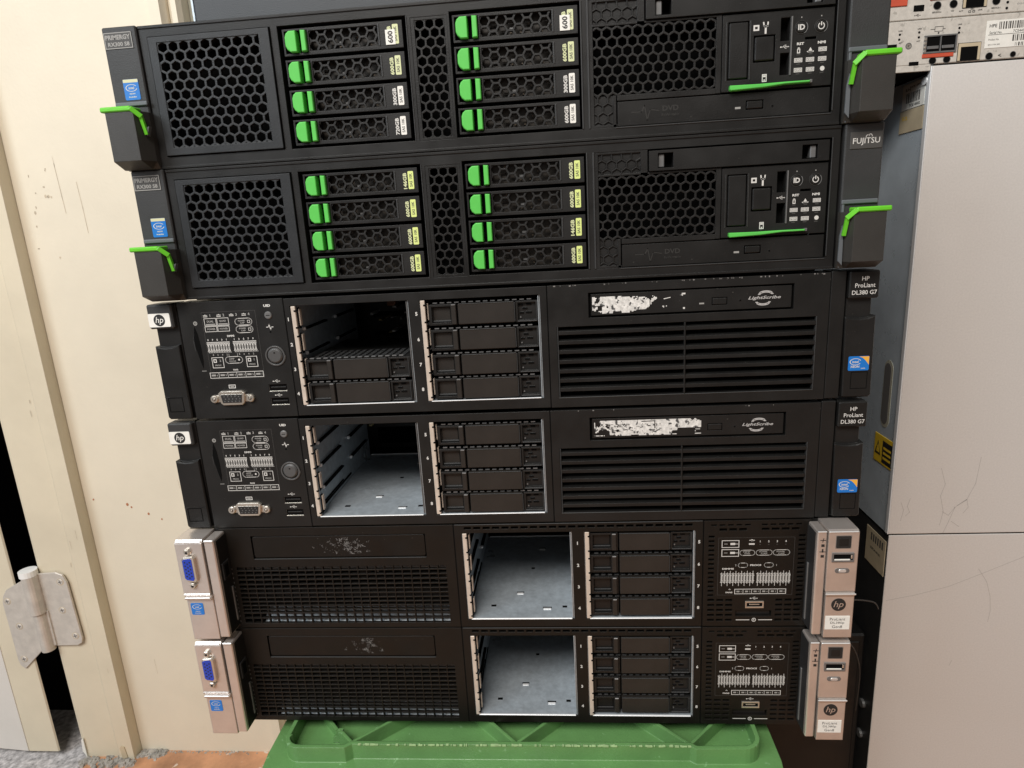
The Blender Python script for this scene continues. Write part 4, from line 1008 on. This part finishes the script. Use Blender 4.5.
m = M('controller_face'); m.box(309, 760, .6, 420, 533.6, 580, 'controller_face', .5)
C2 = thing('storage_controller', 'upper pale controller cut by the top edge, red tabs above its round ports', 'controller', (0, 150, 0), 'storage controllers above the enclosures')
part('body', m, C2)
m = M('red_tab'); m.box(310, 329.5, -.4, 1, 544, 549.4, 'red_tab', .4); part('release_tab', m, C2)
m = M('red_tab'); m.box(346.5, 368.6, -.4, 1, 546.6, 550, 'red_tab', .4); part('release_tab', m, C2)
m = M('sticker_tan'); jack(m, 372.0, 389.4, 539.4, 552, .5); part('network_port', m, C2)
m = M('void'); m.box(334.8, 342.8, .2, 1.4, 539.4, 544, 'void', .3); part('usb_port', m, C2); yy = .5
for x, z, r in ((352.6, 542.6, 2.8), (364.8, 542.8, 2.8), (396.8, 542.6, 2.8), (414, 544.4, 1.6)): m = M('void'); dotp(m, x, z, r, .6); part('round_port', m, C2)
m = M('print_ink')
for x, z in ((405.4, 541), (405.2, 536.8)): m.cyl(x, z, 1, .4, .8, 'void', 10)
usb_glyph(m, 338, 536.6, 4, yy, 'print_ink')
for x, z, t in ((352.6, 537.8, 'SERVICE-2'), (364.4, 538, 'CLI'), (371, 537.2, 'ACT'), (385.5, 537.2, 'LINK'), (397, 537.6, 'SERVICE-1')): m.text(t, x, z, 1.2, yy, 'print_ink', bold=.03)
m.rect(376.6, 378.6, 535.6, 537.2, .4, yy, 'print_black'); m.rect(379.6, 381.6, 535.6, 537.2, .4, yy, 'print_black'); m.rect(378.1, 380.1, 537.8, 539, .4, yy, 'print_black'); m.line([(405.8, 543.2), (407, 545.8)], .5, yy, 'print_ink')
m.text('00C0FF', 418.6, 539.4, 1.2, yy, 'print_grey', width=12)
part('port_marking', m, C2)

# ------------------------------------------------------------------ wall, casing, door with hinge
w = M('wall_cream')
w.box(-594, -386.6, 307, 420, -330, 1200, 'wall_cream')
for a, b in (((-527, 501), (-540, 436)), ((-504, 483), (-518, 412))): pass
for pts, wd in (([(-537, 492), (-535.6, 455), (-534.8, 436)], .7), ([(-514, 470), (-512.6, 440), (-512, 412)], .7)): w.line(pts, wd, 306.8, 'stain')
for i in range(16):
    t = random.random()
    x = random.choice([-581+random.random()*14, -556+random.random()*8, -500+random.random()*70]); z = 380+random.random()*110 if x < -540 else -250+700*t
    w.cyl(x, z, .5+random.random()*.9, 306.7, 306.9, 'stain', 7, rz=.6+random.random()*1.6)
for i in range(10):
    x = -585+random.random()*180; z = -300+random.random()*880; d = random.random()*16
    w.line([(x, z), (x+random.uniform(-.5, 1), z-d), (x+random.uniform(-1, 2), z-d*1.6)], .2+.2*random.random(), 306.8, 'stain')
for x, z, r in ((-536, 62, 1.7), (-531, 58, 1.1), (-509, 48, 1.4), (-492, 40, 1.0), (-596+14, 70, 1.1)): w.cyl(x, z, r, 306.6, 306.9, 'rust_spot', 8, rz=r*1.3)
for x, z0, z1 in ((-452, -30, 60), (-462, -170, -90), (-478, -190, -170), (-456, -215, -190)): w.line([(x, z1), (x+.8, (z0+z1)/2), (x+1.4, z0)], .5, 306.8, 'stain')
Wl = part('wall', w); tag(Wl, 'cream painted wall panel with small stains left of the server stack', 'wall')
mm_ = M('wall_cream'); mm_.extr([(-386.4, 300), (-386.4, 420), (-371, 420), (-371, 309), (-374, 300)], 'z', -330, 1200, 'wall_cream'); mm_.extr([(-370.6, 313), (-370.6, 420), (-357, 420), (-357, 316), (-360, 309), (-366, 309)], 'z', -330, 1200, 'wall_cream')
mm_.box(-356.6, -330, 330, 420, -330, 1200, 'moulding_grey')
part('moulding', mm_, Wl)
c = M('casing_cream')
c.extr([(-594.4, 290), (-616.6, 290), (-618.6, 291), (-618.8, 294.2), (-669, 293.4), (-674, 295), (-674, 345), (-594.4, 345)], 'z', -330, 1200, 'casing_cream')
for i in range(9):
    x = -600-70*random.random(); z = -320+random.random()*800; yy = 289.8 if x > -616 else 293.2
    c.line([(x, z), (x+random.uniform(-.4, .6), z-3-14*random.random())], .3+.4*random.random(), yy, 'stain')
c.prism([(-612, -329), (-613, -310), (-610, -306), (-606, -308), (-604, -326)], 288.8, 289.9, 'sticker_tan'); c.prism([(-668, -328), (-673, -318), (-671, -298), (-668, -296)], 290.6, 291.9, 'sticker_white')
Cs = part('door_casing', c); tag(Cs, 'cream wooden door casing beside the wall, chipped at its foot', 'door casing')
Dr = thing('door', 'pale door at the far left with a steel hinge above a dark gap', 'door', (-709, 290, -318))
d = M('casing_cream')
d.extr([(0, 2), (-2, 4), (-44, 40), (-170, 60), (-170, 12), (-48, 1), (-46.5, 0), (-1.5, 0)], 'z', 0, 1480, 'casing_cream')
d.extr([(-48.2, 1.0), (-170, 11.8), (-170, 10.8), (-48.2, 0)], 'z', 0, 1480, 'door_lit')  # thin paler skin paints the face turned to the light
part('leaf', d, Dr)
h = M('hinge_metal')     # hinge: right plate on the casing, left plate on the door, knuckles between (coordinates relative to the door origin)
ox, oz = 709, 318
def sh(p): return [(x+ox, z+oz) for x, z in p]
yr = 1.6
h.prism(sh([(-678, -29), (-645, -27), (-636, -31), (-632, -42), (-629, -128), (-631, -135), (-638, -139), (-678, -140)]), -1.2, yr, 'hinge_metal', c=.6)
h.prism(sh([(-692, -36), (-722, -52), (-729, -62), (-732, -72), (-732, -162), (-730, -171), (-724, -176), (-692, -147)]), -2.4, -.5, 'hinge_metal', c=.6)
H = part('hinge', h, Dr)
h = M('hinge_metal')
def vtube(cx, cy, r, z0, z1, m, n=20): h.extr([(cx+r*math.cos(2*math.pi*i/n), cy+r*math.sin(2*math.pi*i/n)) for i in range(n)], 'z', z0, z1, m)
vtube(-680+ox, -4, 10.2, -85+oz, -29+oz, 'hinge_metal'); vtube(-680+ox, -3, 8.6, -144+oz, -86+oz, 'hinge_metal'); vtube(-681+ox, -4, 11, -28.8+oz, -21+oz, 'hinge_cap')
h.prism(sh([(-692, -86), (-668, -84), (-668, -137), (-692, -147)]), -3, .6, 'hinge_metal')
part('knuckle', h, H)
for x, z, yy in ((-641, -41, -1.2), (-648, -84, -1.2), (-638, -124, -1.2), (-724, -69, -2.4), (-716, -108, -2.4), (-722, -160, -2.4)):
    q = M('hinge_metal'); q.ring(x+ox, z+oz, 4.2, 5.2, yy-.2, yy+.3, 'stain', 18); q.cyl(x+ox, z+oz, 4.2, yy-.7, yy+.2, 'hinge_metal', 18, c=.5); q.line([(x+ox-2.2, z+oz-.6), (x+ox+2.2, z+oz+.6)], .9, yy-.75, 'print_ink'); q.line([(x+ox+.6, z+oz-2.2), (x+ox-.6, z+oz+2.2)], .9, yy-.75, 'print_ink')
    part('screw', q, H)

# ------------------------------------------------------------------ floor, carpet, rubble, dark spaces behind
f = M('floor_wood'); f.box(-668, 1600, -1600, 1400, -336, -330, 'floor_wood'); struct('floor', f)
f = M('carpet'); f.box(-1600, -668.5, -1600, 1400, -336, -329, 'carpet'); struct('carpet', f)
f = M('unlit_black'); f.box(-1600, -594, 384, 390, -328.8, 1200, 'unlit_black'); struct('passage_shade', f)  # near-black sheet stands in for the unlit space behind the door gap
f = M('grey_wall'); f.box(-330, 1600, 760, 790, -329, 1200, 'grey_wall'); f = struct('back_wall', f)
r = M('mortar')
for i in range(230):
    t = random.random(); x = -672+118*t; y = 284+10*random.gauss(0, .5) if x < -592 else 300+6*random.gauss(0, .6)
    if random.random() < .25: x = -575+random.random()*160; y = 304+random.gauss(0, 1.5); sz = 1.2
    else: sz = 1.4+3.6*random.random()
    vs = []
    for a in range(7):
        for b_, (rr_, zz_) in enumerate(((1, 0), (.7, .7))): vs.append((x+sz*rr_*math.cos(a*.8976)*random.uniform(.7, 1.3), y+sz*rr_*math.sin(a*.8976)*random.uniform(.7, 1.3), -330+sz*zz_*random.uniform(.6, 1.2)))
    r.add(vs, [(2*a, 2*((a+1) % 7), 2*((a+1) % 7)+1, 2*a+1) for a in range(7)]+[tuple(2*a+1 for a in range(7))], 'mortar')
R_ = part('mortar_rubble', r); tag(R_, 'grey crumbled mortar along the foot of the casing', 'rubble', kind='stuff')
# thin cables in the dark gap
for lab, pts in (('thin grey cable hanging topmost in the dark gap beside the bottom server', [(262, 40, 75), (275, 60, 70), (300, 90, 52), (330, 120, 30), (345, 140, 10)]),
                 ('thin grey cable in the dark gap, lower and slacker of the two', [(262, 40, 30), (285, 70, 22), (305, 95, -5), (318, 110, -40), (322, 120, -90)])):
    q = M('cable_grey'); P_ = [Vector(p) for p in pts]; sm = []
    for i in range(len(P_)-1):
        p0, p1, p2, p3 = P_[max(i-1, 0)], P_[i], P_[i+1], P_[min(i+2, len(P_)-1)]
        for s_ in range(6):
            t = s_/6; sm.append(.5*((2*p1)+(p2-p0)*t+(2*p0-5*p1+4*p2-p3)*t*t+(3*p1-p0-3*p2+p3)*t**3))
    sm.append(P_[-1]); q.tube(sm, .7, 'cable_grey'); tag(part('cable', q), lab, 'cable', 'cables in the gap')

# ------------------------------------------------------------------ camera, light
cam = bpy.data.cameras.new('camera'); co = bpy.data.objects.new('camera', cam); COL.objects.link(co)
co.location = (0.04791718, -0.43258579, 0.38885943)
co.rotation_euler = tuple(math.radians(a) for a in (76.27433429, 3.09426761, 4.14290679))
cam.sensor_width = 36; cam.sensor_fit = 'HORIZONTAL'; cam.lens = 634.12179/1024*36; cam.clip_start = .01; cam.clip_end = 100
SC.camera = co
def area(name, loc, target, size, sy, power, col):
    l = bpy.data.lights.new(name, 'AREA'); l.shape = 'RECTANGLE'; l.size = size; l.size_y = sy; l.energy = power; l.color = col
    o = bpy.data.objects.new(name, l); COL.objects.link(o); o.location = loc
    o.rotation_euler = (Vector(target)-Vector(loc)).to_track_quat('-Z', 'Y').to_euler()
area('ceiling_lamp', (-.35, -1.4, 1.8), (.0, .1, .2), 1.1, .7, 44, (1, .955, .9))
area('window_light', (-1.35, -1.1, 1.35), (.1, .2, .3), .8, 1.0, 20, (.84, .93, 1))
wd = bpy.data.worlds.new('World'); SC.world = wd; wd.use_nodes = True
bg = wd.node_tree.nodes['Background']; bg.inputs[0].default_value = (.95, .86, .78, 1); bg.inputs[1].default_value = .2
SC.view_settings.view_transform = 'Standard'; SC.view_settings.look = 'None'; SC.view_settings.exposure = 0; SC.view_settings.gamma = 1
SC.render.film_transparent = False
SC.cycles.max_bounces = 6; SC.cycles.use_denoising = True
